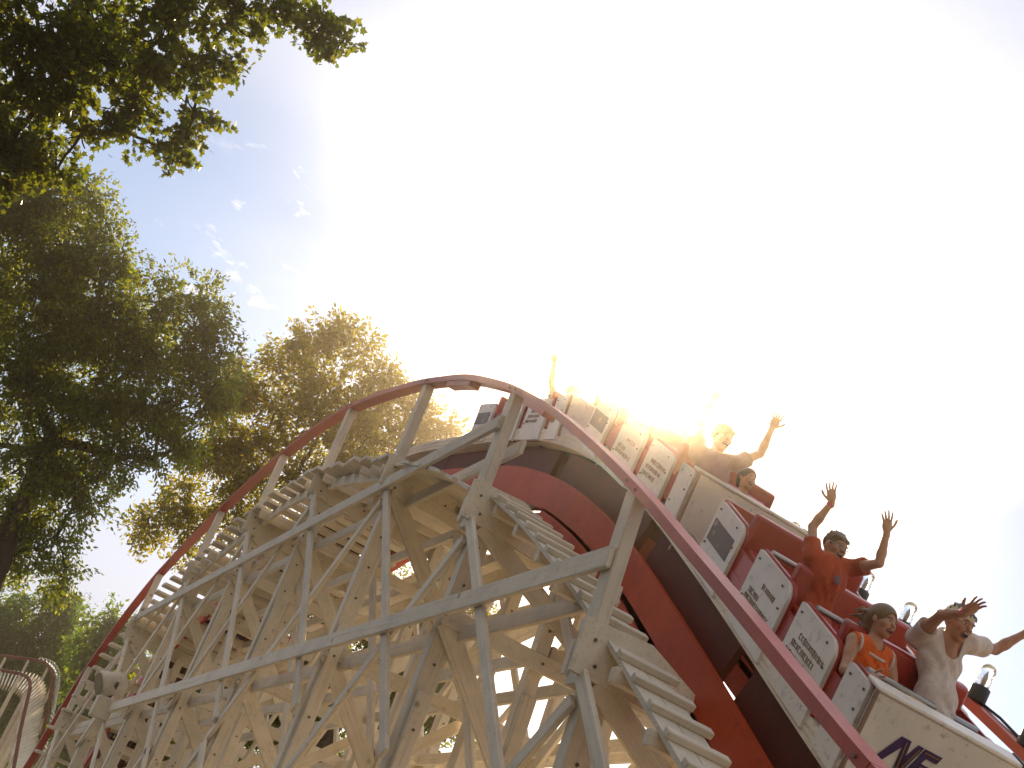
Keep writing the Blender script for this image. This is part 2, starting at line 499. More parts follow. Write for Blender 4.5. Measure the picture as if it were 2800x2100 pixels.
while x < 1.0:
    z = WALK(x) - 0.085
    timber('ramp_joist', (x, 3.98 + random.uniform(0, 0.12), z), (x, 4.50, z), 0.07, 0.11, coaster, side=(1, 0, 0))
    x += 0.64
# white decking under the crest walkway
bm = bmesh.new()
x = -13.7
while x < -11.0:
    z = WALK(x) - 0.05
    s = (WALK(x + 0.1) - WALK(x - 0.1)) / 0.2
    d = Vector((1, 0, s)).normalized()
    add_bar(bm, (x, 3.9 + 0.05 * math.sin(x * 37), z), (x, 6.9, z), 0.28, 0.035, d)
    x += 0.295
bm_obj('underside_planking', bm, [M['wood']], coaster)

bm = bmesh.new()
for yy in (4.12, 4.72):
    sweep(bm, strip_path(WALK, yy, -36, -13.95, -0.11), 0.05, 0.15, side=(0, 1, 0))
bm_obj('walkway_stringer', bm, [M['wood']], coaster)
# bents
def zlev(x):  # levels of the ledgers that lie below the walkway at x
    return [z for z in (-0.7, 1.32, 3.33, 5.35) if z < WALK(x) - 0.1]
def bolt_col(x, y, z0, z1, n, nrm, off):
    nrm = Vector(nrm)
    return ([Vector((x, y, z0 + (z1 - z0) * (k + 0.5) / n)) + nrm * off for k in range(n)], nrm)
for bx in BENTS:
    w = WALK(bx); h = RAIL(bx); t = TRK(bx)
    # handrail posts
    timber('handrail_post', (bx, YN + 0.005, w - 0.42), (bx, YN + 0.005, h - 0.06), 0.11, 0.155, coaster,
           bolts=[bolt_col(bx, YN, w - 0.35, w + 0.1, 2, (0, -1, 0), 0.04)])
    timber('handrail_post', (bx, YF - 0.005, w - 0.42), (bx, YF - 0.005, FRAIL(bx) - 0.06), 0.09, 0.14, coaster)
    # gusset plates on the camera side of the bent
    for (ya, yb, yc) in ((3.865, 4.42, 4.85), (7.235, 6.70, 6.25)):
        bm = bmesh.new()
        prof = [(ya, w + 0.03), (yb, w + 0.06), (yc, w - 0.12), (yc, w - 0.40), (ya, w - 0.36)]
        f0 = [bm.verts.new((bx + 0.075, y, z)) for y, z in prof]
        f1 = [bm.verts.new((bx + 0.115, y, z)) for y, z in prof]
        bm.faces.new(f0); bm.faces.new(f1[::-1])
        for k in range(5):
            bm.faces.new((f0[k], f0[(k + 1) % 5], f1[(k + 1) % 5], f1[k]))
        add_bolts(bm, [(bx + 0.115, ya * 0.8 + yb * 0.2, w - 0.1), (bx + 0.115, ya * .7 + yb * .3, w - 0.27), (bx + 0.115, yc * .7 + yb * .3, w - 0.24)], (1, 0, 0))
        bm_obj('gusset_plate', bm, [M['wood'], M['bolt']], coaster)
    if w - 0.2 > GROUND + 0.3:
        # main posts: near, two under the track, far; the near one has a sistered lower half
        for y, wy in ((YN + 0.15, 0.20), (5.12, 0.14), (6.0, 0.14), (YF - 0.15, 0.14)):
            top = (w - 0.06) if y < 4.5 or y > 6.5 else t - 0.9
            if top < GROUND + 0.2: continue
            timber('post', (bx, y, GROUND), (bx, y, top), wy, 0.13, coaster,
                   bolts=[bolt_col(bx, y, GROUND + 0.4, top - 0.3, max(2, int((top - GROUND) / 0.42)), (1, 0, 0), 0.064)])
            if top - GROUND > 4:
                sx = bx + 0.105
                timber('sister_post', (sx, y, GROUND), (sx, y, top - random.uniform(1.5, 2.0)), 0.135, 0.07, coaster,
                       bolts=[bolt_col(sx, y, GROUND + 0.3, top - 2.0, 7, (1, 0, 0), 0.034)])
        # cross beams at the walkway and at every ledger level
        timber('cross_beam', (bx - 0.10, 3.92, w - 0.22), (bx - 0.10, 7.2, w - 0.22), 0.06, 0.26, coaster, side=(1, 0, 0))
        lv = zlev(bx)
        for z in lv:
            timber('cross_beam', (bx + 0.10 if z > 1 else bx - 0.1, 4.05, z), (bx + 0.10 if z > 1 else bx - 0.1, 7.05, z), 0.05, 0.17, coaster, side=(1, 0, 0),
                   bolts=[([(bx + 0.126, 4.06, z), (bx + 0.126, 5.13, z), (bx + 0.126, 6.0, z)], (1, 0, 0))] if z > 1 else None)
        # transverse X braces
        tops = lv + [w - 0.3]
        for k in range(len(tops) - 1):
            a, b2 = tops[k], tops[k + 1]
            if b2 - a < 0.7: continue
            timber('bent_brace', (bx + 0.085, 4.1, b2 - 0.05), (bx + 0.085, 5.98, a + 0.05), 0.045, 0.20, coaster, side=(1, 0, 0))
            timber('bent_brace', (bx - 0.09, 7.0, b2 - 0.05), (bx - 0.09, 5.15, a + 0.05), 0.045, 0.20, coaster, side=(1, 0, 0))
            if bx < -11: timber('bent_brace', (bx - 0.15, 4.1, a + 0.05), (bx - 0.15, 5.98, b2 - 0.05), 0.045, 0.14, coaster, side=(1, 0, 0))
# ledgers along the hill
def ledger(y, z, x0, x1, w=0.046, h=0.15):
    timber('ledger', (x0, y, z), (x1, y, z), w, h, coaster)
ledger(3.925, 5.33, -27.1, -10.83); ledger(4.28, 5.27, -27.0, -10.95, 0.05)
ledger(3.925, 3.31, -25.2, -7.72, 0.046, 0.17); ledger(4.28, 3.24, -30, -8.12, 0.05)
ledger(4.28, 3.38, -31.5, -25.25, 0.05, 0.12)
ledger(3.925, 1.32, -33.3, -6.0); ledger(4.28, 1.26, -33, -5.9, 0.05)
ledger(3.925, -0.7, -36.3, -1.5); ledger(7.18, -0.7, -36.3, -1.5)
for z, x0, x1 in ((5.33, -27, -10.8), (3.33, -31, -7.7), (1.32, -33.3, -4.6)):
    ledger(7.18, z, x0, x1, 0.046, 0.15); ledger(6.82, z - 0.05, x0, x1, 0.05, 0.15)
    ledger(5.23, z + 0.15, x0, min(x1, -10.8), 0.05, 0.14); ledger(5.89, z + 0.15, x0, min(x1, -10.8), 0.05, 0.14)
# longitudinal sway braces in the near, inner and far planes
for k in range(len(BENTS) - 1):
    xl, xr = BENTS[k], BENTS[k + 1]
    for yp, yq in ((3.972, 4.02), (7.128, 7.08)):
        z = WALK(xl) - 0.35
        n = 0
        while z > GROUND + 0.6 and n < (3 if yp < 5 else 2):
            z2 = z - 3.35
            a, b2 = Vector((xl + 0.08, yp, z)), Vector((xr + 0.15, yp, z2))
            if z2 < GROUND:
                f = (z - GROUND) / (z - z2); b2 = a + (b2 - a) * f
            timber('sway_brace', a, b2, 0.045, 0.115, coaster)
            z -= 3.6; n += 1
        z = WALK(xr) - 0.5
        n = 0
        while z > GROUND + 0.6 and n < (3 if yp < 5 else 2):
            z2 = z - 2.75
            a, b2 = Vector((xr - 0.02, yq, z)), Vector((xl - 0.05, yq, z2))
            if z2 < GROUND:
                f = (z - GROUND) / (z - z2); b2 = a + (b2 - a) * f
            timber('sway_brace', a, b2, 0.045, 0.115, coaster)
            z -= 3.4; n += 1
    if TRK(xr) > 2:
        za = TRK(xl) - 1.2; zb = max(GROUND, za - 3.4)
        timber('sway_brace', (xl, 5.02, za), (xr, 5.02, zb), 0.045, 0.12, coaster)
        za = TRK(xr) - 1.2; zb = max(GROUND, za - 3.4)
        timber('sway_brace', (xr, 6.10, za), (xl, 6.10, zb), 0.045, 0.12, coaster)

# ---------------------------------------------------------------- the train: three open cars of three rows
def track_at_arc(x0, s):
    """walk s metres along the track from x0 (s < 0 goes up and back)"""
    x, z, step = x0, TRK(x0), -0.01 if s < 0 else 0.01
    acc = 0.0
    while acc < abs(s):
        x2 = x + step; z2 = TRK(x2)
        acc += math.hypot(x2 - x, z2 - z); x, z = x2, z2
    return Vector((x, 0, z))
CARW = (4.955, 6.13)                       # near and far side of the bodies
SH = -0.325                                # side panels rake backwards
class CarFrame:
    def __init__(self, x_front):
        a = track_at_arc(x_front, -0.35); b = track_at_arc(x_front, -2.45)
        self.t = (a - b).normalized()
        self.n = Vector((-self.t.z, 0, self.t.x))
        self.o = a + self.t * 0.35
    def P(self, s, y, n, rake=True):
        s2 = s + (SH * n if rake else 0)
        q = self.o + self.t * s2 + self.n * n
        return Vector((q.x, y, q.z))
    def bm_pts(self, bm):
        for v in bm.verts:
            s, y, n = v.co
            v.co = self.P(s, y, n)

def lbox(bm, s0, s1, y0, y1, n0, n1, mi=0, bev=0.0):
    r = bmesh.ops.create_cube(bm, size=1.0)
    vs = r['verts']
    for v in vs:
        v.co = Vector(((s0 + s1) / 2 + v.co.x * (s1 - s0), (y0 + y1) / 2 + v.co.y * (y1 - y0), (n0 + n1) / 2 + v.co.z * (n1 - n0)))
    fs = set(f for v in vs for f in v.link_faces)
    for f in fs: f.material_index = mi
    if bev:
        es = set(e for v in vs for e in v.link_edges)
        r = bmesh.ops.bevel(bm, geom=list(es), offset=bev, segments=2, affect='EDGES', profile=0.5)
        for f in r['faces']: f.material_index = mi; f.smooth = True
def lprism(bm, outline, y0, y1, mi=0, bev=0.0):
    """outline in (s, n), extruded across y"""
    a = [bm.verts.new((s, y0, n)) for s, n in outline]
    b = [bm.verts.new((s, y1, n)) for s, n in outline]
    k = len(outline)
    fs = [bm.faces.new(a), bm.faces.new(b[::-1])]
    for i in range(k):
        fs.append(bm.faces.new((a[i], b[i], b[(i + 1) % k], a[(i + 1) % k])))
    for f in fs: f.material_index = mi
def rounded(s0, s1, n0, n1, rf, rb=0.02, steps=6):
    """side panel outline: large round top front corner, small ones elsewhere"""
    pts = [(s0, n0), (s1, n0)]
    for k in range(steps + 1):
        a = k / steps * PI / 2
        pts.append((s1 - rf + rf * math.cos(a), n1 - rf + rf * math.sin(a)))
    for k in range(4):
        a = PI / 2 + k / 3 * PI / 2
        pts.append((s0 + rb + rb * math.cos(a), n1 - rb + rb * math.sin(a)))
    return pts
PANELS = [(-0.43, -0.14), (-1.22, -0.62), (-2.04, -1.41), (-2.93, -2.38)]
ROWS = [-0.57, -1.38, -2.24]               # seat centres

def poly_plate(bm, pts2, origin, u, v, nrm, thick, mi=0):
    vs0 = [bm.verts.new(origin + u * a + v * b) for a, b in pts2]
    vs1 = [bm.verts.new(q.co + nrm * thick) for q in vs0]
    fs = []
    k = len(pts2)
    try:
        fs.append(bm.faces.new(vs1)); fs.append(bm.faces.new(vs0[::-1]))
    except ValueError:
        return
    for i in range(k):
        fs.append(bm.faces.new((vs0[i], vs0[(i + 1) % k], vs1[(i + 1) % k], vs1[i])))
    for f in fs: f.material_index = mi

def car(x_front, label, sign):
    F = CarFrame(x_front)
    root = empty('coaster_car', F.P(-1.5, 5.54, 0.2))
    tag(root, label, 'coaster car', 'cars of the coaster train')
    Y0, Y1_ = CARW
    def part(name, fill, mats, parent=root, smooth=False):
        bm = bmesh.new(); fill(bm); F.bm_pts(bm)
        return bm_obj(name, bm, mats, parent, smooth)
    # chassis, red tub
    part('chassis', lambda bm: (lbox(bm, -2.95, -0.08, 5.10, 6.0, 0.20, 0.27, 0, .01), lbox(bm, -2.7, -0.3, 5.15, 5.25, 0.12, 0.2), lbox(bm, -2.7, -0.3, 5.85, 5.95, 0.12, 0.2)), [M['black']])
    def tub(bm):
        lbox(bm, -2.94, -0.10, Y0 + 0.03, Y1_ - 0.03, 0.26, 0.30)
        lbox(bm, -2.94, -0.10, Y0 + 0.035, Y0 + 0.06, 0.24, 0.46)
        lbox(bm, -2.94, -0.10, Y1_ - 0.06, Y1_ - 0.035, 0.24, 0.60)
        lbox(bm, -2.97, -2.93, Y0 + 0.03, Y1_ - 0.03, 0.24, 0.62, 0, 0.01)
    part('body', tub, [M['carred']])
    # front panel with its rim
    fp = part('front_panel', lambda bm: lbox(bm, -0.10, -0.055, Y0 - 0.005, Y1_ + 0.005, 0.10, 0.615, 0, 0.018), [M['carwhite']])
    part('front_rim', lambda bm: lbox(bm, -0.20, -0.045, Y0 - 0.01, Y1_ + 0.01, 0.612, 0.64, 0, 0.012), [M['carwhite']])
    part('corner_cap', lambda bm: lbox(bm, -0.20, -0.04, Y1_ + 0.012, Y1_ + 0.06, 0.57, 0.645, 0, 0.012), [M['black']])
    part('corner_trim', lambda bm: (lbox(bm, -0.075, -0.048, Y0 - 0.012, Y0 + 0.012, 0.10, 0.61, 0, 0.004)), [M['brown_ink']])
    # side panels, near and far
    for i, (a, b) in enumerate(PANELS):
        rf = 0.02 if i == 0 else 0.10
        for ya, yb, near in ((Y0 - 0.004, Y0 + 0.03, True), (Y1_ - 0.03, Y1_ + 0.004, False)):
            def fill(bm, a=a, b=b, ya=ya, yb=yb, near=near):
                lprism(bm, rounded(a, b, 0.06, 0.60, rf), ya, yb)
                if near:
                    yy = ya
                    for (s_, n_) in ((a + 0.06, 0.545), (b - 0.12 if i else b - 0.04, 0.55), (a + 0.05, 0.27), (b - 0.05, 0.42)):
                        add_bolts(bm, [(s_, yy, n_)], (0, -1, 0), 0.008, 1)
            sp = part('side_panel', fill, [M['carwhite'], M['bolt']])
            if near:
                part('panel_edge', lambda bm, a=a, b=b: lprism(bm, [(p[0], p[1]) for p in rounded(a - 0.0, b + 0.018, 0.06, 0.618, rf)], Y0 + 0.031, Y0 + 0.055), [M['carred']], sp)
                if i in (1, 2) and sign:
                    seed_ = 40 + i + int(x_front * 10)
                    # two or three short lines of small faded lettering
                    def letters(bm, a=a, b=b, i=i, seed_=seed_):
                        rg = random.Random(seed_)
                        lines = ((0.43, .16, .46), (0.365, .10, .40), (0.30, .06, .34)) if i == 1 else ((0.43, .26, .40), (0.34, .10, .24), (0.29, .08, .42))
                        w = b - a
                        for n_, u0, u1 in lines:
                            s_ = a + w * u0 * 1.6
                            while s_ < a + w * u1 * 1.9:
                                lw = rg.uniform(0.012, 0.026)
                                h_ = rg.uniform(0.03, 0.044)
                                k = rg.random()
                                lbox(bm, s_, s_ + 0.007, Y0 - 0.007, Y0 - 0.0035, n_ - h_ / 2, n_ + h_ / 2)
                                if k > 0.3: lbox(bm, s_, s_ + lw, Y0 - 0.007, Y0 - 0.0035, n_ + h_ / 2 - 0.008, n_ + h_ / 2)
                                if k > 0.55: lbox(bm, s_, s_ + lw, Y0 - 0.007, Y0 - 0.0035, n_ - h_ / 2, n_ - h_ / 2 + 0.007)
                                if k < 0.6: lbox(bm, s_ + lw - 0.006, s_ + lw, Y0 - 0.007, Y0 - 0.0035, n_ - h_ / 2, n_ + h_ / 2)
                                s_ += lw + 0.012
                    part('lettering', letters, [M['brown_ink']], sp)
                if i == 3 and sign:
                    part('notice', lambda bm, a=a, b=b: lbox(bm, a + 0.04, b - 0.07, Y0 - 0.008, Y0 - 0.0035, 0.30, 0.47, 0, 0.003), [M['sticker']], sp)
    # seats: cushion and back, red with a paler top roll
    for s in ROWS:
        st = part('seat', lambda bm, s=s: (lbox(bm, s - 0.10, s + 0.22, Y0 + 0.07, Y1_ - 0.07, 0.42, 0.50, 0, 0.02),
                                         lbox(bm, s - 0.22, s - 0.13, Y0 + 0.05, Y1_ - 0.05, 0.28, 0.735, 0, 0.025)), [M['carred']])
        part('lap_bar', lambda bm, s=s: (tube(bm, [Vector((s + 0.16, Y0 + 0.12, 0.60)), Vector((s + 0.16, Y1_ - 0.12, 0.60))], 0.022, 8),
                                         tube(bm, [Vector((s + 0.33, 5.54, 0.3)), Vector((s + 0.16, 5.54, 0.60))], 0.02, 8)), [M['steel']])
    for s in (-0.55, -2.45):
        for y in (5.08, 6.02):
            def wheel(bm, s=s, y=y):
                r = bmesh.ops.create_cone(bm, cap_ends=True, segments=24, radius1=0.10, radius2=0.10, depth=0.06)
                bmesh.ops.rotate(bm, verts=r['verts'], cent=(0, 0, 0), matrix=Matrix.Rotation(PI / 2, 3, 'X'))
                bmesh.ops.translate(bm, verts=r['verts'], vec=(s, y, 0.205 + 0.09))
            part('wheel', wheel, [M['steel']])
    if sign == 2:
        # the lettering on the front: big slanted purple N and F with gold edges, brushy black words below
        c0 = F.P(-0.055, Y0, 0.60); u = Vector((0, 1, 0))
        v = (F.P(-0.055, Y0, 0.10) - c0).normalized()
        nrm = u.cross(v).normalized()
        if nrm.x < 0: nrm = -nrm
        org = c0 + nrm * 0.004
        def glyph(bm, polys, ox, oy, sc, th, mi, lift=0.0):
            for pl in polys:
                poly_plate(bm, [(ox + (a + 0.28 * (1 - b)) * sc, oy + b * sc) for a, b in pl], org + nrm * lift, u, v, nrm, th, mi)
        N_ = [[(-0.42, 1.0), (-0.20, 1.0), (0.16, 0.25), (0.10, 0.0), (-0.05, 0.0)],
              [(0.10, 0.0), (0.30, 0.0), (0.62, 1.0), (0.40, 1.0)],
              [(0.40, 0.62), (0.52, 1.0), (0.62, 1.0), (0.78, 0.0), (0.58, 0.0)]]
        F_ = [[(0.84, 0.0), (1.48, 0.0), (1.44, 0.24), (0.80, 0.24)], [(0.82, 0.24), (1.04, 0.24), (0.92, 1.0), (0.70, 1.0)], [(0.98, 0.42), (1.34, 0.42), (1.30, 0.62), (0.95, 0.62)]]
        bm = bmesh.new()
        glyph(bm, N_ + F_, 0.235, 0.155, 0.215, 0.004, 0)
        glyph(bm, [[(0.18, 0.10), (0.21, 0.10), (0.49, 0.92), (0.45, 0.92)], [(0.88, 0.08), (1.40, 0.08), (1.40, 0.11), (0.88, 0.11)], [(1.02, 0.50), (1.28, 0.50), (1.28, 0.53), (1.02, 0.53)],
                   [(0.67, 0.1), (0.70, 0.1), (0.58, 0.8), (0.55, 0.8)]], 0.235, 0.155, 0.215, 0.003, 1, 0.004)
        bm_obj('logo_lettering', bm, [M['purple'], M['gold']], fp)
        bm = bmesh.new()
        rg = random.Random(5)
        for row, (x0, x1, y) in enumerate(((0.44, 1.02, 0.345), (0.40, 1.06, 0.395), (0.37, 1.08, 0.445))):
            x = x0
            while x < x1:
                h_ = rg.uniform(0.026, 0.04)
                a = rg.uniform(-0.5, 0.5)
                k = rg.choice((1, 2, 3))
                for q in range(k):
                    xx = x + q * 0.010
                    dx = a * h_ * (1 if q % 2 else -1)
                    poly_plate(bm, [(xx, y), (xx + 0.006, y), (xx + 0.006 + dx, y + h_), (xx + dx, y + h_)], org, u, v, nrm, 0.003)
                if rg.random() > 0.4:
                    poly_plate(bm, [(x, y + h_ * .5), (x + k * 0.010, y + h_ * .4), (x + k * 0.010, y + h_ * .55), (x, y + h_ * .65)], org, u, v, nrm, 0.003)
                x += k * 0.010 + 0.012
        bm_obj('small_lettering', bm, [M['black']], fp)
    return F

def sticker_mat():
    m, nt, b = mat_nodes('dark_notice_sheet')
    L = nt.links.new
    tc_ = nt.nodes.new('ShaderNodeTexCoord')
    n = nt.nodes.new('ShaderNodeTexVoronoi'); n.inputs['Scale'].default_value = 9
    L(tc_.outputs['Object'], n.inputs['Vector'])
    rp = nt.nodes.new('ShaderNodeValToRGB')
    rp.color_ramp.elements[0].position = 0.18; rp.color_ramp.elements[0].color = (0.32, 0.22, 0.12, 1)
    rp.color_ramp.elements[1].position = 0.3; rp.color_ramp.elements[1].color = (0.07, 0.04, 0.025, 1)
    L(n.outputs['Distance'], rp.inputs['Fac']); L(rp.outputs['Color'], b.inputs['Base Color'])
    b.inputs['Roughness'].default_value = 0.4
    return m
M['sticker'] = sticker_mat()
CAR1 = car(-6.12, 'leading white and red car with purple lettering across its front panel', 2)
CAR2 = car(-8.79, 'middle white and red car with the rider in pink in its first row', 1)
CAR3 = car(-11.75, 'rearmost white and red car just coming over the crest', 1)
# ---------------------------------------------------------------- riders
class Field:
    """signed distance grid; parts are blended into one continuous surface"""
    def __init__(self, lo, hi, h):
        self.h = h
        self.lo = np.array(lo, float)
        self.n = np.maximum(4, np.ceil((np.array(hi) - self.lo) / h).astype(int) + 1)
        self.d = np.full(self.n, 1.0, np.float32)
    def _box(self, lo, hi):
        a = np.clip(np.floor((np.array(lo) - self.lo) / self.h).astype(int), 0, self.n - 1)
        b = np.clip(np.ceil((np.array(hi) - self.lo) / self.h).astype(int) + 1, 1, self.n)
        if (b <= a).any(): return None, None
        g = [self.lo[k] + self.h * np.arange(a[k], b[k]) for k in range(3)]
        X = np.stack(np.meshgrid(*g, indexing='ij'), -1)
        return tuple(slice(a[k], b[k]) for k in range(3)), X
    def _put(self, sl, dist, k, cut=False):
        cur = self.d[sl]
        if cut:
            self.d[sl] = np.maximum(cur, -dist)
            return
        if k > 0:
            hh = np.clip(0.5 + 0.5 * (cur - dist) / k, 0, 1)
            self.d[sl] = cur * (1 - hh) + dist * hh - k * hh * (1 - hh)
        else:
            self.d[sl] = np.minimum(cur, dist)
    def cone(self, a, b, ra, rb, k=0.02, cut=False):
        a, b = np.array(a, float), np.array(b, float)
        m = max(ra, rb) + 0.05 + k
        sl, X = self._box(np.minimum(a, b) - m, np.maximum(a, b) + m)
        if sl is None: return
        ab = b - a
        t = np.clip(((X - a) @ ab) / max(ab @ ab, 1e-9), 0, 1)
        d = np.linalg.norm(X - a - t[..., None] * ab, axis=-1) - (ra + (rb - ra) * t)
        self._put(sl, d, k, cut)
    def ell(self, c, axes, r, k=0.02, cut=False):
        """ellipsoid; axes rows are unit vectors, r the three radii"""
        c = np.array(c, float); A = np.array(axes, float); r = np.array(r, float)
        m = r.max() + 0.05 + k
        sl, X = self._box(c - m, c + m)
        if sl is None: return
        q = (X - c) @ A.T
        k0 = np.linalg.norm(q / r, axis=-1); k1 = np.linalg.norm(q / r ** 2, axis=-1) + 1e-9
        self._put(sl, k0 * (k0 - 1) / k1, k, cut)
    def mesh(self):
        """surface nets"""
        F = self.d; s = F < 0
        c = np.zeros(np.array(F.shape) - 1, np.int8)
        for i in (0, 1):
            for j in (0, 1):
                for k in (0, 1):
                    c += s[i:F.shape[0] - 1 + i, j:F.shape[1] - 1 + j, k:F.shape[2] - 1 + k]
        act = np.argwhere((c > 0) & (c < 8))
        idx = np.full(c.shape, -1, np.int64); idx[tuple(act.T)] = np.arange(len(act))
        acc = np.zeros((len(act), 3)); cnt = np.zeros(len(act))
        co = [(i, j, k) for i in (0, 1) for j in (0, 1) for k in (0, 1)]
        for p in range(8):
            for q in range(p + 1, 8):
                A, B = np.array(co[p]), np.array(co[q])
                if np.abs(A - B).sum() != 1: continue
                fa = F[tuple((act + A).T)]; fb = F[tuple((act + B).T)]
                x = (fa < 0) != (fb < 0)
                t = np.where(x, fa / np.where(x, fa - fb, 1), 0)
                acc[x] += (A + (B - A) * t[:, None])[x]; cnt[x] += 1
        V = self.lo + self.h * (act + acc / cnt[:, None])
        faces = []
        for ax in range(3):
            o = np.zeros(3, int); o[ax] = 1
            u, v = (ax + 1) % 3, (ax + 2) % 3
            n = np.array(F.shape)
            sl0 = [slice(0, n[k]) for k in range(3)]; sl1 = [slice(0, n[k]) for k in range(3)]
            sl0[ax] = slice(0, n[ax] - 1); sl1[ax] = slice(1, n[ax])
            a, b = s[tuple(sl0)], s[tuple(sl1)]
            e = np.argwhere(a != b)
            ok = (e[:, u] > 0) & (e[:, v] > 0) & (e[:, u] < c.shape[u]) & (e[:, v] < c.shape[v])
            e = e[ok]
            flip = s[tuple(e.T)]
            du = np.zeros(3, int); du[u] = 1; dv = np.zeros(3, int); dv[v] = 1
            q = np.stack([idx[tuple((e - du - dv).T)], idx[tuple((e - dv).T)], idx[tuple(e.T)], idx[tuple((e - du).T)]], 1)
            q[~flip] = q[~flip][:, ::-1]
            faces.append(q)
        return V, np.concatenate(faces)

def np_mesh(name, V, Q, smooth=True):
    me = bpy.data.meshes.new(name)
    me.vertices.add(len(V)); me.vertices.foreach_set('co', V.astype(np.float32).ravel())
    me.loops.add(len(Q) * 4); me.loops.foreach_set('vertex_index', Q.astype(np.int32).ravel())
    me.polygons.add(len(Q)); me.polygons.foreach_set('loop_start', np.arange(0, len(Q) * 4, 4, dtype=np.int32))
    me.polygons.foreach_set('use_smooth', np.ones(len(Q), bool))
    me.update(calc_edges=True); me.validate()
    return me

def skin_mat(name, col):
    m, nt, b = mat_nodes(name)
    n = nt.nodes.new('ShaderNodeTexNoise'); n.inputs['Scale'].default_value = 14; n.inputs['Detail'].default_value = 4
    rp = nt.nodes.new('ShaderNodeValToRGB'); c = np.array(col)
    rp.color_ramp.elements[0].position = 0.35; rp.color_ramp.elements[0].color = (*(c * (0.82, 0.72, 0.68)), 1)
    rp.color_ramp.elements[1].position = 0.65; rp.color_ramp.elements[1].color = (*c, 1)
    tc_ = nt.nodes.new('ShaderNodeTexCoord')
    nt.links.new(tc_.outputs['Object'], n.inputs['Vector'])
    nt.links.new(n.outputs['Fac'], rp.inputs['Fac']); nt.links.new(rp.outputs['Color'], b.inputs['Base Color'])
    b.inputs['Roughness'].default_value = 0.45
    b.inputs['Subsurface Weight'].default_value = 0.12
    b.inputs['Subsurface Radius'].default_value = (0.02, 0.008, 0.004)
    return m
def cloth(name, col):
    m, nt, b = mat_nodes(name)
    L = nt.links.new
    tc_ = nt.nodes.new('ShaderNodeTexCoord')
    n = nt.nodes.new('ShaderNodeTexNoise'); n.inputs['Scale'].default_value = 11; n.inputs['Detail'].default_value = 6
    n.inputs['Distortion'].default_value = 1.2
    L(tc_.outputs['Object'], n.inputs['Vector'])
    rp = nt.nodes.new('ShaderNodeValToRGB'); c = np.array(col)
    rp.color_ramp.elements[0].position = 0.3; rp.color_ramp.elements[0].color = (*(c * 0.78), 1)
    rp.color_ramp.elements[1].position = 0.7; rp.color_ramp.elements[1].color = (*c, 1)
    L(n.outputs['Fac'], rp.inputs['Fac']); L(rp.outputs['Color'], b.inputs['Base Color'])
    bp = nt.nodes.new('ShaderNodeBump'); bp.inputs['Strength'].default_value = 0.5; bp.inputs['Distance'].default_value = 0.02
    L(n.outputs['Fac'], bp.inputs['Height']); L(bp.outputs['Normal'], b.inputs['Normal'])
    b.inputs['Roughness'].default_value = 0.85; b.inputs['Specular IOR Level'].default_value = 0.15
    b.inputs['Sheen Weight'].default_value = 0.15
    return m
def hair_mat(name, col):
    m, nt, b = mat_nodes(name)
    n = nt.nodes.new('ShaderNodeTexNoise'); n.inputs['Scale'].default_value = 60; n.inputs['Detail'].default_value = 4
    tc_ = nt.nodes.new('ShaderNodeTexCoord'); mp_ = nt.nodes.new('ShaderNodeMapping'); mp_.inputs['Scale'].default_value = (1, 1, 0.2)
    nt.links.new(tc_.outputs['Object'], mp_.inputs['Vector']); nt.links.new(mp_.outputs[0], n.inputs['Vector'])
    rp = nt.nodes.new('ShaderNodeValToRGB'); c = np.array(col)
    rp.color_ramp.elements[0].color = (*(c * 0.45), 1); rp.color_ramp.elements[1].color = (*(c * 1.4), 1)
    nt.links.new(n.outputs['Fac'], rp.inputs['Fac']); nt.links.new(rp.outputs['Color'], b.inputs['Base Color'])
    bp = nt.nodes.new('ShaderNodeBump'); bp.inputs['Strength'].default_value = 0.7; bp.inputs['Distance'].default_value = 0.006
    nt.links.new(n.outputs['Fac'], bp.inputs['Height']); nt.links.new(bp.outputs['Normal'], b.inputs['Normal'])
    b.inputs['Roughness'].default_value = 0.4
    return m
M['skin'] = skin_mat('tanned_skin', (0.52, 0.28, 0.17)); M['skin2'] = skin_mat('deep_tanned_skin', (0.42, 0.19, 0.10))
M['lip'] = paint('lips', (0.30, 0.09, 0.07), 0.4, 0.1, 8, None, 0, 0)
M['mouth'] = paint('open_mouth', (0.05, 0.012, 0.012), 0.5, 0.1, 8, None, 0, 0)
M['brow'] = paint('brows_and_lashes', (0.05, 0.03, 0.02), 0.7, 0.1, 8, None, 0, 0)
M['eye'] = paint('eye_white', (0.55, 0.5, 0.46), 0.2, 0.05, 8, None, 0, 0, 0.5)
M['teeth'] = paint('teeth', (0.7, 0.66, 0.58), 0.25, 0.05, 8, None, 0, 0, 0.5)
M['hair_dark'] = hair_mat('dark_hair', (0.035, 0.022, 0.014)); M['hair_brown'] = hair_mat('brown_hair', (0.11, 0.065, 0.03))
M['hair_light'] = hair_mat('light_brown_hair', (0.20, 0.12, 0.05))
M['tee_red'] = cloth('orange_red_cotton', (0.52, 0.085, 0.03)); M['tee_white'] = cloth('white_cotton', (0.70, 0.60, 0.54))
M['tee_orange'] = cloth('orange_jersey', (0.75, 0.13, 0.015)); M['tee_pink'] = cloth('pink_cotton', (0.72, 0.36, 0.42))
M['tee_grey'] = cloth('plum_grey_cotton', (0.28, 0.17, 0.19)); M['tee_maroon'] = cloth('maroon_cotton', (0.34, 0.05, 0.05))
M['denim'] = cloth('blue_denim_shorts', (0.07, 0.09, 0.16)); M['trim'] = cloth('white_knit_trim', (0.66, 0.58, 0.54))
M['band_pink'] = paint('pink_wristband', (0.80, 0.05, 0.14), 0.5, 0.1, 8, None, 0, 0)
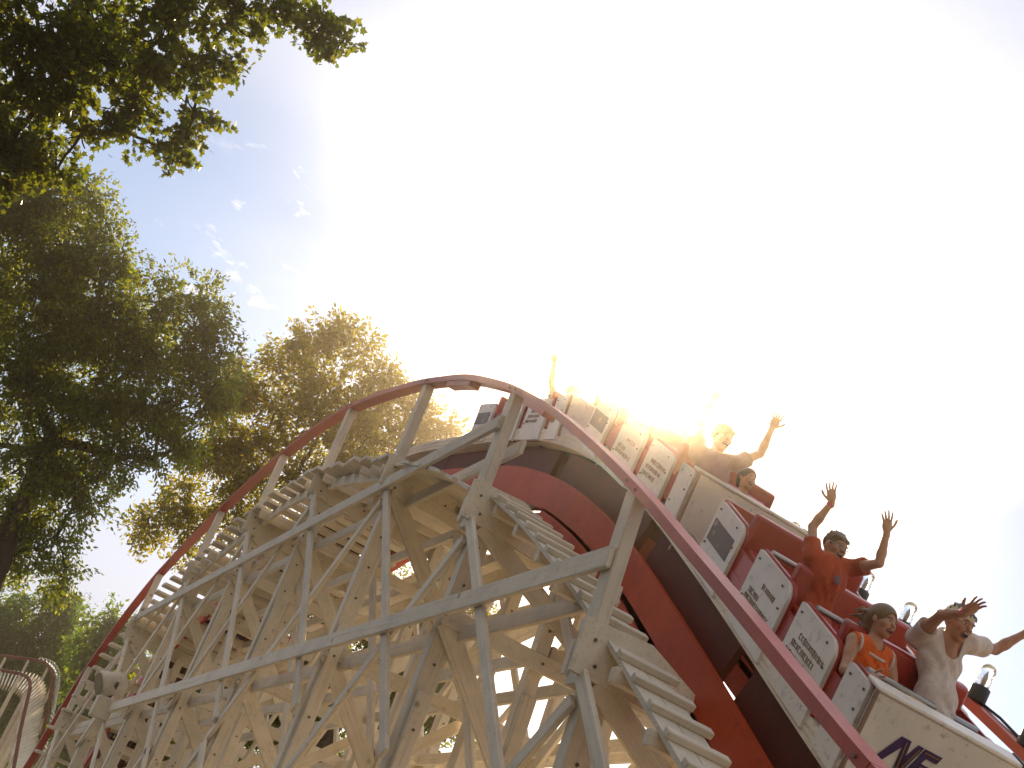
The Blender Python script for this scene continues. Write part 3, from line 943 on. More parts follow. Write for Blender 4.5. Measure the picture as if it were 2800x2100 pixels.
M['cream_cap'] = cloth('cream_visor', (0.62, 0.54, 0.40)); M['emblem'] = paint('blue_grey_print', (0.16, 0.15, 0.19), 0.7, 0.2, 20, None, 0, 0)

def nrm(v):
    v = np.array(v, float); return v / np.linalg.norm(v)
def on_ray(px, py, prev, ln, sign):
    """point on the view ray through (px, py) at distance ln from prev (the nearer one for sign < 0)"""
    d = nrm(ray(px, py)); p = np.array(prev, float)
    b = d @ p; disc = b * b - (p @ p - ln * ln)
    if disc < 0:
        q = d * b
        return p + nrm(q - p) * ln
    return d * (b + sign * math.sqrt(disc))

def hand(F, wrist, tip, spread_axis, r, ln, curl=0.25, thumb=1):
    """palm, four jointed fingers of unequal length and an opposed thumb, rooted at the wrist"""
    w = np.array(wrist); d = nrm(np.array(tip) - w)
    a = np.array(spread_axis, float); a = nrm(a - d * (a @ d)); n = np.cross(d, a)      # n: back of the hand
    pl = ln * 0.50
    F.ell(w + d * pl * 0.55, (d, a, n), (pl * 0.62, ln * 0.225, ln * 0.085), 0.008)
    F.cone(w - d * 0.02, w + d * pl * 0.4, r, ln * 0.12, 0.012)
    fr = ln * 0.048
    for k, (off, L_, ang) in enumerate(((-0.165, 0.40, -0.20), (-0.055, 0.48, -0.06), (0.055, 0.45, 0.06), (0.16, 0.34, 0.22))):
        p = w + d * pl * 0.93 + a * off * ln
        dd = nrm(d + a * ang)
        c = curl * (1 + 0.3 * k)
        for seg, f in enumerate((0.45, 0.32, 0.23)):
            q = p + dd * L_ * ln * f
            F.cone(p, q, fr * (1 - 0.12 * seg), fr * (0.9 - 0.12 * seg), 0.003)
            p = q; dd = nrm(dd - n * c)
    p = w + d * pl * 0.28 - a * ln * 0.16 * thumb
    dd = nrm(d * 0.75 - a * 0.85 * thumb - n * 0.25)
    for seg, f in enumerate((0.22, 0.16, 0.12)):
        q = p + dd * ln * f
        F.cone(p, q, fr * 1.2, fr * 1.0, 0.006 if seg == 0 else 0.003)
        p = q; dd = nrm(dd + d * 0.45)

def person(label, head, scale, face, up, arms, shirt, skin='skin', hair='short', hair_m='hair_brown', sleeves=True, mouth=0.5, h=0.006, trim=False, bands=(), cap=False, emblem=False,
           shoulders=None, lean=None, glasses=False, seat_dir=None):
    """one seated rider. head: centre of the skull; arms: {'R': (elbow, wrist, tip), 'L': ...}"""
    C = np.array(head, float); s = scale
    fw = nrm(face); upv = np.array(up, float); upv = nrm(upv - fw * (upv @ fw)); lf = np.cross(upv, fw)     # lf: the rider's left
    A = (fw, lf, upv)
    neck = C - upv * 0.135 * s - fw * 0.02 * s
    tl = nrm(lean if lean is not None else (0.05, 0, 1.0))
    base = neck - tl * 0.055 * s
    tlf = nrm(np.cross(tl, np.array([1.0, 0, 0])));  tfw = np.cross(tlf, tl)
    if shoulders is None:
        shoulders = (base - tlf * 0.165 * s - tl * 0.035 * s, base + tlf * 0.165 * s - tl * 0.035 * s)
    SR, SL = [np.array(q, float) for q in shoulders]
    ch = (SR + SL) / 2 - tl * 0.14 * s
    hip = base - tl * 0.50 * s
    T = (tfw, tlf, tl)
    pts = [C + upv * 0.2, C + lf * 0.25, C - lf * 0.25, hip - tl * 0.2 + tfw * 0.1, SR, SL] + [np.array(p) for k in arms for p in arms[k]]
    sd = nrm(seat_dir if seat_dir is not None else (0.45, 0, -0.89))
    knees, feet = [], []
    for sg in (-1, 1):
        hj = hip + tlf * sg * 0.085 * s
        kn = hj + sd * 0.24 * s + tlf * sg * 0.02; ft = kn + np.array([-0.55, 0, -0.83]) * 0.20 * s
        knees.append((hj, kn)); feet.append((kn, ft))
        pts += [kn, ft + sd * 0.2]
    lo = np.min(pts, 0) - 0.15; hi = np.max(pts, 0) + 0.15
    F = Field(lo, hi, h)
    # head
    F.ell(C + upv * 0.022 * s - fw * 0.012 * s, A, (0.098 * s, 0.076 * s, 0.090 * s), 0.0)
    F.ell(C - upv * 0.045 * s + fw * 0.022 * s, A, (0.070 * s, 0.060 * s, 0.075 * s), 0.03)
    F.ell(C - upv * 0.100 * s + fw * 0.050 * s, A, (0.030 * s, 0.034 * s, 0.022 * s), 0.03)          # chin
    F.ell(C + fw * 0.086 * s + upv * 0.014 * s, A, (0.014 * s, 0.055 * s, 0.012 * s), 0.012)          # brow
    F.cone(C + fw * 0.086 * s + upv * 0.002 * s, C + fw * 0.112 * s - upv * 0.034 * s, 0.008 * s, 0.013 * s, 0.010)   # nose
    F.ell(C + fw * 0.082 * s - upv * 0.068 * s, A, (0.018 * s, 0.030 * s, 0.020 * s), 0.012)          # lips
    for sg in (-1, 1):
        F.ell(C + fw * 0.066 * s + lf * sg * 0.042 * s - upv * 0.032 * s, A, (0.022 * s, 0.020 * s, 0.020 * s), 0.02)    # cheek
        F.ell(C - fw * 0.005 * s + lf * sg * 0.078 * s - upv * 0.012 * s, A, (0.017 * s, 0.009 * s, 0.030 * s), 0.006)   # ear
        F.ell(C + fw * 0.098 * s + lf * sg * 0.031 * s - upv * 0.004 * s, A, (0.016 * s, 0.017 * s, 0.010 * s), 0, True)
        F.ell(C + fw * 0.080 * s + lf * sg * 0.031 * s - upv * 0.004 * s, A, (0.013 * s, 0.013 * s, 0.012 * s), 0.002)
    if mouth > 0:
        F.ell(C + fw * 0.104 * s - upv * 0.070 * s, A, (0.030 * s, 0.024 * s, 0.006 * s + 0.016 * s * mouth), 0, True)
    # neck, trunk
    F.cone(C - upv * 0.07 * s - fw * 0.015 * s, base - tl * 0.02, 0.047 * s, 0.052 * s, 0.02)
    F.cone(SR + tlf * 0.02 * s, SL - tlf * 0.02 * s, 0.052 * s, 0.052 * s, 0.03)
    F.cone(neck - tl * 0.02, (SR * 0.6 + base * 0.4), 0.035 * s, 0.04 * s, 0.03); F.cone(neck - tl * 0.02, (SL * 0.6 + base * 0.4), 0.035 * s, 0.04 * s, 0.03)
    F.ell(ch, T, (0.095 * s, 0.150 * s, 0.17 * s), 0.05)
    F.ell(base - tl * 0.36 * s, T, (0.085 * s, 0.125 * s, 0.16 * s), 0.06)
    F.ell(hip + tl * 0.02, T, (0.10 * s, 0.145 * s, 0.11 * s), 0.05)
    for (hj, kn), (_, ft) in zip(knees, feet):
        F.cone(hj, kn, 0.075 * s, 0.052 * s, 0.03); F.cone(kn, ft, 0.05 * s, 0.034 * s, 0.015)
        F.cone(ft, ft + np.array([0.09, 0, -0.05]) * s, 0.036 * s, 0.026 * s, 0.015)
    bone = {}
    for k, S0 in (('R', SR), ('L', SL)):
        el, wr, tp = [np.array(q, float) for q in arms[k]]
        F.cone(S0, S0 + (el - S0) * 0.5, 0.050 * s, 0.042 * s, 0.03)
        F.cone(S0 + (el - S0) * 0.35, el, 0.043 * s, 0.034 * s, 0.015)
        F.cone(el, el + (wr - el) * 0.35, 0.035 * s, 0.036 * s, 0.012); F.cone(el + (wr - el) * 0.3, wr, 0.036 * s, 0.022 * s, 0.012)
        sgn = 1 if k == 'R' else -1
        hd = np.array(tp) - wr
        spread = np.cross(hd, fw * 0.9 + np.array([0.3, -0.4, -0.1])) * sgn
        hand(F, wr, tp, spread, 0.023 * s, np.linalg.norm(hd) * 1.03, 0.22, 1)
        bone[k] = (S0, el, wr, tp)
    V, Q = F.mesh()
    root_loc = Vector(hip)
    V0 = V - hip
    me = np_mesh('person', V0, Q)
    for m_ in (M[skin], M['lip'], M['mouth'], M['brow'], M['eye'], M['teeth']): me.materials.append(m_)
    cen = V[Q].mean(1)
    q = (cen - C) / s
    f_, l_, u_ = q @ fw, q @ lf, q @ upv
    mi = np.zeros(len(Q), np.int32)
    front = f_ > 0.055
    mw = 0.006 + 0.016 * mouth
    el_ = (l_ / 0.032) ** 2 + ((u_ + 0.070) / (mw + 0.009)) ** 2
    mi[front & (el_ < 1)] = 1
    if mouth > 0.15:
        el_ = (l_ / 0.025) ** 2 + ((u_ + 0.070) / mw) ** 2
        mi[front & (el_ < 1)] = 2
        mi[front & (el_ < 0.9) & (u_ > -0.070 + mw * 0.45)] = 5
    for sg in (-1, 1):
        e = ((l_ - sg * 0.031) / 0.015) ** 2 + ((u_ + 0.004) / 0.0075) ** 2
        mi[front & (e < 1)] = 4
        e = ((l_ - sg * 0.031) / 0.0065) ** 2 + ((u_ + 0.004) / 0.0075) ** 2
        mi[front & (e < 1)] = 3
        e = ((l_ - sg * 0.033) / 0.021) ** 2 + ((u_ - 0.019) / 0.0045) ** 2
        mi[front & (e < 1)] = 3
    me.polygons.foreach_set('material_index', mi)
    body = link_mesh('person', me); body.location = root_loc
    tag(body, label, 'person', 'riders on the coaster train')
    def child(name, FF, mats, keep=None):
        v, qd = FF.mesh()
        if name == 'shirt':      # soft folds pulled by the raised arms and the wind
            ax_ = v - ch
            rad = ax_ - (ax_ @ tl)[:, None] * tl
            ln_ = np.linalg.norm(rad, axis=1, keepdims=True) + 1e-6
            a_ = np.arctan2(rad @ tlf, rad @ tfw); z_ = ax_ @ tl
            w_ = np.sin(7 * a_ + 26 * z_ + 1.5 * np.sin(19 * z_ + C[0] * 5)) + 0.6 * np.sin(13 * a_ - 33 * z_ + 2.1 * np.sin(3 * a_))
            v = v + rad / ln_ * (w_ * 0.0042)[:, None] * (ln_ > 0.05)
        o = link_mesh(name, np_mesh(name, v - hip, qd), body, mats)
        return o
    # shirt: a looser skin over trunk and upper arms, open at neck and cuffs
    G = Field(np.minimum(np.minimum(SR, SL), hip) - 0.42, np.maximum(np.maximum(SR, SL), hip) + 0.42, h)
    e = 0.013
    G.cone(SR + tlf * 0.02 * s, SL - tlf * 0.02 * s, 0.052 * s + e, 0.052 * s + e, 0.0)
    G.cone(neck - tl * 0.045, (SR * 0.6 + base * 0.4), 0.035 * s + e, 0.04 * s + e, 0.03); G.cone(neck - tl * 0.045, (SL * 0.6 + base * 0.4), 0.035 * s + e, 0.04 * s + e, 0.03)
    G.ell(ch, T, (0.095 * s + e, 0.150 * s + e, 0.17 * s + e), 0.05)
    G.ell(base - tl * 0.34 * s, T, (0.095 * s + e, 0.138 * s + e, 0.18 * s), 0.06)
    G.ell(hip + tl * 0.04, T, (0.11 * s + e, 0.15 * s + e, 0.11 * s), 0.05)
    for k in bone:
        S0, el, wr, tp = bone[k]
        if sleeves:
            G.cone(S0, S0 + (el - S0) * 0.62, 0.052 * s + e, 0.050 * s + e + 0.006, 0.03)
            G.cone(S0 + (el - S0) * 0.63, S0 + (el - S0) * 1.3, 0.075 * s, 0.075 * s, 0, True)
        else:
            G.cone(S0 + (el - S0) * 0.05 + (S0 - base) * 0.25, el, 0.068 * s, 0.06 * s, 0, True)
    G.cone(base - tl * 0.015 + tfw * 0.025 * s, C, 0.064 * s, 0.075 * s, 0, True)
    child('shirt', G, [M[shirt]])
    # shorts
    G = Field(hip - 0.35 * s - np.array([0.0, 0, 0.25]), hip + np.array([0.6, 0.35, 0.25]) * s, 0.009)
    G.ell(hip + tl * 0.0, T, (0.115 * s + e, 0.155 * s + e, 0.10 * s), 0.0)
    for hj, kn in knees:
        G.cone(hj, hj + (kn - hj) * 0.72, 0.084 * s, 0.076 * s, 0.02)
    child('shorts', G, [M['denim']])
    # hair
    G = Field(C - 0.34 * s, C + 0.34 * s, h)
    if hair == 'short':
        G.ell(C + upv * 0.035 * s - fw * 0.016 * s, A, (0.106 * s, 0.083 * s, 0.088 * s), 0)
        G.ell(C + fw * 0.10 * s - upv * 0.050 * s, A, (0.085 * s, 0.12 * s, 0.098 * s), 0, True)
        for k in range(15):      # uneven fringe
            y_ = -0.07 + 0.01 * k
            p = C + fw * (0.078 - 5.5 * y_ * y_) * s + lf * y_ * s + upv * 0.066 * s
            G.cone(p, p + fw * 0.012 * s - upv * (0.012 + 0.012 * math.sin(k * 2.3)) * s + lf * 0.008 * math.cos(k * 1.7) * s, 0.010 * s, 0.004 * s, 0.006)
        G.ell(C - upv * 0.115 * s, A, (0.16 * s, 0.12 * s, 0.070 * s), 0, True)
        for sg in (-1, 1): G.ell(C + lf * sg * 0.085 * s - upv * 0.012 * s + fw * 0.004, A, (0.022 * s, 0.03 * s, 0.034 * s), 0, True)
        rg = np.random.default_rng(3)
        for k in range(34):
            d = nrm(rg.normal(size=3) + np.array(upv) * 1.1 - fw * 0.1)
            p = C + upv * 0.03 * s - fw * 0.016 * s + d * 0.088 * s
            q_ = p + (d * 0.6 - fw * rg.uniform(-0.9, 1.0) + lf * rg.normal() * 0.5) * 0.013 * s
            G.cone(p, q_, 0.010 * s, 0.0045, 0.006)
    else:
        G.ell(C + upv * 0.032 * s - fw * 0.018 * s, A, (0.112 * s, 0.090 * s, 0.094 * s), 0)
        G.ell(C - fw * 0.075 * s - upv * 0.02 * s, A, (0.062 * s, 0.080 * s, 0.10 * s), 0.03)
        G.ell(C + fw * 0.105 * s - upv * 0.045 * s, A, (0.085 * s, 0.075 * s, 0.105 * s), 0, True)
        rg = np.random.default_rng(int(abs(C[0]) * 100))
        for k in range(26):
            y_ = rg.uniform(-1, 1)
            p = C - fw * 0.085 * s + lf * y_ * 0.07 * s + upv * rg.uniform(-0.09, 0.05) * s
            d = nrm(-fw * 1.0 + np.array([0, 0, rg.uniform(-0.6, 0.25)]) + lf * y_ * 0.6)
            ln = rg.uniform(0.06, 0.13) * s
            m1 = p + d * ln * 0.5 + rg.normal(size=3) * 0.012
            G.cone(p, m1, 0.017 * s, 0.012 * s, 0.012); G.cone(m1, m1 + nrm(d + np.array([0, 0, -0.5])) * ln * 0.6, 0.011 * s, 0.004, 0.008)
    child('hair', G, [M[hair_m]])
    if cap:
        G = Field(C - 0.24 * s, C + 0.24 * s, h)
        G.ell(C + upv * 0.034 * s - fw * 0.016 * s, A, (0.110 * s, 0.088 * s, 0.090 * s), 0)
        G.ell(C + upv * 0.02 * s - fw * 0.015 * s - upv * 0.09 * s, A, (0.2 * s, 0.2 * s, 0.082 * s), 0, True)
        G.ell(C + upv * 0.145 * s, A, (0.2 * s, 0.2 * s, 0.062 * s), 0, True)
        child('headband', G, [M['cream_cap']])
    if trim:
        G = Field(base - 0.2 * s, base + 0.2 * s, 0.005)
        for sg in (-1, 1):
            prev = None
            for k in range(9):
                a = k / 8 * PI
                p = base + tlf * sg * 0.085 * s * math.sin(a) - tl * (0.012 + 0.10 * (1 - math.cos(a)) / 2) * s + tfw * (-0.055 + 0.165 * (1 - math.cos(a)) / 2) * s
                if prev is not None: G.cone(prev, p, 0.011 * s, 0.011 * s, 0.0)
                prev = p
        child('collar_trim', G, [M['trim']])
        for S0 in (SR, SL):
            G = Field(S0 - 0.2 * s, S0 + 0.2 * s, 0.005)
            prev = None
            for k in range(13):
                a = k / 12 * 2 * PI
                p = S0 - (S0 - base) * 0.12 + tl * 0.078 * s * math.cos(a) - tl * 0.022 * s + tfw * 0.072 * s * math.sin(a)
                if prev is not None: G.cone(prev, p, 0.011 * s, 0.011 * s, 0.0)
                prev = p
            child('armhole_trim', G, [M['trim']])
    for k in bands:
        S0, el, wr, tp = bone[k]
        d = nrm(wr - el)
        G = Field(wr - 0.07, wr + 0.07, 0.004)
        G.cone(wr - d * 0.028, wr - d * 0.008, 0.030 * s, 0.029 * s, 0)
        G.ell(wr - d * 0.018, (d, nrm(np.cross(d, (0, 0, 1))), nrm(np.cross(d, np.cross(d, (0, 0, 1))))), (0.008, 0.2, 0.2), 0, True) if False else None
        sl, X = G._box(wr - 0.07, wr + 0.07)
        t = (X - (wr - d * 0.018)) @ d
        G.d[sl] = np.maximum(G.d[sl], np.abs(t) - 0.011)
        child('wristband', G, [M['band_pink']])
    if glasses:
        bm = bmesh.new()
        for sg in (-1, 1):
            c = C + fw * 0.103 * s + lf * sg * 0.031 * s - upv * 0.004 * s
            ring = [Vector(c + lf * 0.022 * s * math.cos(a) + upv * 0.016 * s * math.sin(a)) for a in [k * PI / 6 for k in range(13)]]
            tube(bm, ring, 0.0022, 5)
            tube(bm, [Vector(c + lf * sg * 0.022 * s), Vector(C + lf * sg * 0.08 * s + fw * 0.0 + upv * 0.006 * s)], 0.0022, 5)
        tube(bm, [Vector(C + fw * 0.108 * s + lf * sg * 0.009 * s) for sg in (-1, 1)], 0.0022, 5)
        bm_obj('glasses', bm, [M['steel']], body)
    if emblem:
        bm = bmesh.new()
        c = ch - tl * 0.02 * s + tfw * 0.112 * s
        for r0, r1 in ((0.034, 0.020), (0.012, 0.0)):
            outer = [Vector(c + (tlf * math.cos(a) + tl * math.sin(a)) * r0 * s) for a in [k * PI / 10 for k in range(20)]]
            if r1 > 0:
                inner = [Vector(c + (tlf * math.cos(a) + tl * math.sin(a)) * r1 * s) for a in [k * PI / 10 for k in range(20)]]
                a_ = [bm.verts.new(p + Vector(tfw) * 0.012) for p in outer]; b_ = [bm.verts.new(p + Vector(tfw) * 0.014) for p in inner]
                for k in range(20): bm.faces.new((a_[k], a_[(k + 1) % 20], b_[(k + 1) % 20], b_[k]))
            else:
                bm.faces.new([bm.verts.new(p + Vector(tfw) * 0.014) for p in outer])
        bm_obj('chest_print', bm, [M['emblem']], body)
    return body

def arm_chain(sh, pts, s, signs=(1, 1, 1), lens=(0.27, 0.235, 0.175)):
    out, p = [], np.array(sh, float)
    for (px, py), sg, ln in zip(pts, signs, lens):
        p = on_ray(px, py, p, ln * s, sg); out.append(p)
    return out
def v3(px, py, y): return np.array(at(px, py, y))
def sitting_arm(sh, s, side):
    sh = np.array(sh)
    el = sh + np.array([0.05, side * 0.06, -0.25]) * s
    wr = el + np.array([0.21, -side * 0.03, -0.05]) * s
    return [el, wr, wr + np.array([0.15, -side * 0.02, -0.05]) * s]
UPV = np.array([0.06, 0.0, 1.0])

def rider(label, hpx, hy, scale, face, shirt, R=None, L=None, rs=None, ls=None, signs=((-1, -1, 1), (-1, -1, 1)), **kw):
    C = v3(hpx[0], hpx[1], hy)
    fwn = nrm(face); upn = nrm(UPV - fwn * (UPV @ fwn))
    neck = C - upn * 0.135 * scale - fwn * 0.02 * scale
    tl = nrm(kw.get('lean') if kw.get('lean') is not None else (0.05, 0, 1.0))
    base = neck - tl * 0.055 * scale
    dflt = [base + np.array([0, sg * 0.165, -0.035]) * scale for sg in (-1, 1)]
    SR = v3(rs[0], rs[1], hy - 0.17 * scale) if rs else dflt[0]
    SL = v3(ls[0], ls[1], hy + 0.17 * scale) if ls else dflt[1]
    arms = {'R': arm_chain(SR, R, scale, signs[0]) if R else sitting_arm(SR, scale, -1),
            'L': arm_chain(SL, L, scale, signs[1]) if L else sitting_arm(SL, scale, 1)}
    return person(label, C, scale, face, kw.pop('up', UPV), arms, shirt, shoulders=(SR, SL), **kw)

rider('boy in an orange-red T-shirt shouting with both arms straight up, pink band on one wrist', (2283, 1494), 5.26, 0.93, (1.0, 0.10, -0.22), 'tee_red',
      R=[(2222, 1440), (2283, 1363), (2272, 1293)], L=[(2404, 1540), (2430, 1437), (2428, 1380)], rs=(2219, 1520), ls=(2328, 1556), signs=((1, -1, 1), (-1, 1, 1)),
      hair='short', mouth=1.0, h=0.005, bands=('R',), emblem=True, glasses=True)
rider('person in a white T-shirt in the front row with both arms flung out sideways', (2622, 1702), 5.72, 1.02, (1.0, 0.10, -0.30), 'tee_white',
      R=[(2573, 1682), (2640, 1676), (2694, 1634)], L=[(2722, 1776), (2803, 1732), (2850, 1690)], rs=(2506, 1742), ls=(2656, 1762), signs=((-1, -1, -1), (1, 1, 1)),
      skin='skin2', hair='short', hair_m='hair_dark', mouth=0.8, h=0.005, bands=('R',), cap=True)
rider('girl in an orange jersey with white trim and hair blown back, beside the white T-shirt', (2413, 1697), 5.22, 0.92, (1.0, 0.22, -0.15), 'tee_orange',
      hair='long', hair_m='hair_light', mouth=0.35, h=0.005, sleeves=False, trim=True)
rider('small girl in a pink top with dark hair holding on, behind the second car front', (2043, 1309), 5.70, 0.86, (1.0, 0.05, -0.05), 'tee_pink',
      L=[(2096, 1402), (2122, 1421), (2136, 1432)], signs=((1, 1, 1), (1, 1, 1)), hair='long', hair_m='hair_dark', mouth=0.25)
rider('tall rider in a plum top against the sun, beside the girl in pink', (1975, 1197), 5.24, 1.08, (1.0, 0.0, -0.15), 'tee_grey',
      R=[(1914, 1160), (1950, 1098), (1975, 1050)], L=[(2079, 1241), (2111, 1171), (2136, 1122)], ls=(2010, 1268), signs=((1, -1, 1), (1, 1, 1)),
      hair='short', hair_m='hair_dark', mouth=0.5)
rider('rider in a maroon top in the sun glare, one row behind the tall rider', (1828, 1166), 5.30, 0.98, (1.0, 0.05, -0.1), 'tee_maroon',
      L=[(1880, 1160), (1893, 1105), (1900, 1070)], signs=((1, 1, 1), (1, 1, 1)), hair='short', hair_m='hair_dark', mouth=0.5)
rider('rider sitting low with arms down behind the crest, next to the glare', (1717, 1150), 5.45, 0.95, (1.0, 0.05, -0.1), 'tee_white', hair='long', hair_m='hair_brown', mouth=0.3)
rider('rearmost rider at the crest of the hill with both arms thrown up', (1566, 1078), 5.30, 0.98, (1.0, 0.0, -0.1), 'tee_white',
      R=[(1506, 1034), (1516, 991), (1518, 958)], L=[(1636, 1099), (1658, 1045), (1659, 1018)], signs=((1, -1, 1), (1, 1, 1)), hair='short', hair_m='hair_brown', mouth=0.5)
# ---------------------------------------------------------------- trees
def leaf_mat(name, col, trans, var=0.35):
    m = bpy.data.materials.new(name); m.use_nodes = True
    nt = m.node_tree; nt.nodes.clear(); L = nt.links.new
    out = nt.nodes.new('ShaderNodeOutputMaterial')
    geo = nt.nodes.new('ShaderNodeNewGeometry')
    hv1 = nt.nodes.new('ShaderNodeHueSaturation'); hv2 = nt.nodes.new('ShaderNodeHueSaturation')
    mr = nt.nodes.new('ShaderNodeMapRange'); mr.inputs['To Min'].default_value = 1 - var; mr.inputs['To Max'].default_value = 1 + var
    L(geo.outputs['Random Per Island'], mr.inputs['Value'])
    mh = nt.nodes.new('ShaderNodeMapRange'); mh.inputs['To Min'].default_value = 0.485; mh.inputs['To Max'].default_value = 0.535
    mm = nt.nodes.new('ShaderNodeMath'); mm.operation = 'FRACT'
    mu = nt.nodes.new('ShaderNodeMath'); mu.operation = 'MULTIPLY'; mu.inputs[1].default_value = 17.3
    L(geo.outputs['Random Per Island'], mu.inputs[0]); L(mu.outputs[0], mm.inputs[0]); L(mm.outputs[0], mh.inputs['Value'])
    for hv, c in ((hv1, col), (hv2, trans)):
        hv.inputs['Color'].default_value = (*c, 1)
        L(mr.outputs['Result'], hv.inputs['Value']); L(mh.outputs['Result'], hv.inputs['Hue'])
    d = nt.nodes.new('ShaderNodeBsdfPrincipled'); d.inputs['Roughness'].default_value = 0.45
    d.inputs['Specular IOR Level'].default_value = 0.35
    t = nt.nodes.new('ShaderNodeBsdfTranslucent')
    L(hv1.outputs['Color'], d.inputs['Base Color']); L(hv2.outputs['Color'], t.inputs['Color'])
    mx = nt.nodes.new('ShaderNodeMixShader'); mx.inputs['Fac'].default_value = 0.5
    L(d.outputs[0], mx.inputs[1]); L(t.outputs[0], mx.inputs[2]); L(mx.outputs[0], out.inputs['Surface'])
    return m
LM = {'maple': leaf_mat('maple_leaf', (0.050, 0.062, 0.011), (0.25, 0.27, 0.012)),
      'lime': leaf_mat('olive_leaf', (0.048, 0.066, 0.010), (0.40, 0.42, 0.012)),
      'gold': leaf_mat('yellowing_leaf', (0.075, 0.065, 0.010), (0.56, 0.46, 0.014)),
      'green': leaf_mat('green_leaf', (0.030, 0.055, 0.010), (0.28, 0.38, 0.015))}

def lobed(n=5):
    """maple-like outline in the xy plane, stem at the origin, length 1"""
    pts = [(0.0, 0.0), (0.20, 0.10), (0.48, 0.08), (0.36, 0.32), (0.56, 0.58), (0.24, 0.60), (0.0, 1.0),
           (-0.24, 0.60), (-0.56, 0.58), (-0.36, 0.32), (-0.48, 0.08), (-0.20, 0.10)]
    return np.array([(x, y, 0.10 * abs(x)) for x, y in pts])
def lance():
    return np.array([(0, 0, 0), (0.24, 0.35, 0.06), (0.17, 0.7, 0.05), (0, 1.0, -0.06), (-0.17, 0.7, 0.05), (-0.24, 0.35, 0.06)], float)
def diamond():
    return np.array([(0, 0, 0), (0.33, 0.45, 0.08), (0, 1.0, -0.05), (-0.33, 0.45, 0.08)], float)

def leaf_mesh(name, P, D, S, outline, rng):
    """one mesh of leaves: P base points, D growing directions, S lengths"""
    n = len(P)
    D = D / np.linalg.norm(D, axis=1, keepdims=True)
    rnd = rng.normal(size=(n, 3)); rnd[:, 2] += 0.9
    X = np.cross(D, rnd); X /= np.linalg.norm(X, axis=1, keepdims=True)
    N = np.cross(X, D)
    o = outline; k = len(o)
    V = (P[:, None, :] + (o[None, :, 0:1] * X[:, None, :] + o[None, :, 1:2] * D[:, None, :] + o[None, :, 2:3] * N[:, None, :]) * S[:, None, None]).reshape(-1, 3)
    me = bpy.data.meshes.new(name)
    me.vertices.add(n * k); me.vertices.foreach_set('co', V.astype(np.float32).ravel())
    me.loops.add(n * k); me.loops.foreach_set('vertex_index', np.arange(n * k, dtype=np.int32))
    me.polygons.add(n); me.polygons.foreach_set('loop_start', np.arange(0, n * k, k, dtype=np.int32))
    me.update(calc_edges=True); me.validate()
    return me

def grow(blobs, dens, spray_n, spray_r, leaf, rng, droop=0.35, shell=0.55):
    """blobs: (centre, radius). Leaves on little sprays scattered through each blob's volume."""
    P, D, S = [], [], []
    for c, R in blobs:
        c = np.array(c)
        # a bough is a handful of leafy clumps with gaps between them
        clumps = []
        for _ in range(max(3, int(11 * (R / (R + 0.15))))):
            d = rng.normal(size=3); d /= np.linalg.norm(d)
            clumps.append((c + d * R * rng.uniform(0.35, 0.85), R * rng.uniform(0.26, 0.46)))
        clumps.append((c, R * 0.45))
        for cc, rc in clumps:
            ns = min(90, max(2, int(dens * rc ** 2)))
            for _ in range(ns):
                d = rng.normal(size=3); d /= np.linalg.norm(d)
                q = cc + d * rc * (rng.random() ** shell) * (1 + 0.18 * rng.normal())
                out = d + (cc - c) / R * 0.8 + rng.normal(size=3) * 0.45 + np.array([0, 0, -droop])
                out /= np.linalg.norm(out)
                m = int(spray_n * rng.uniform(0.6, 1.4))
                t = rng.random(m)
                pos = q + out * (t * spray_r * 1.6)[:, None] + rng.normal(size=(m, 3)) * spray_r * 0.30
                dd = out + rng.normal(size=(m, 3)) * 0.75 + np.array([0, 0, -droop])
                P.append(pos); D.append(dd); S.append(leaf * rng.uniform(0.55, 1.25, m))
    return np.concatenate(P), np.concatenate(D), np.concatenate(S)

def limb(bm, a, b, r0, r1, rng, wob=0.06, n=7, sag=0.0):
    a, b = np.array(a), np.array(b)
    L_ = np.linalg.norm(b - a)
    off = np.cumsum(rng.normal(size=(n, 3)) * wob * L_ / n, axis=0)
    off -= np.linspace(0, 1, n)[:, None] * off[-1]
    pts = [Vector(a + (b - a) * (k / (n - 1)) + off[k] + np.array([0, 0, -sag * L_ * math.sin(PI * k / (n - 1))])) for k in range(n)]
    tube(bm, pts, [r0 + (r1 - r0) * k / (n - 1) for k in range(n)], 7)
    return pts

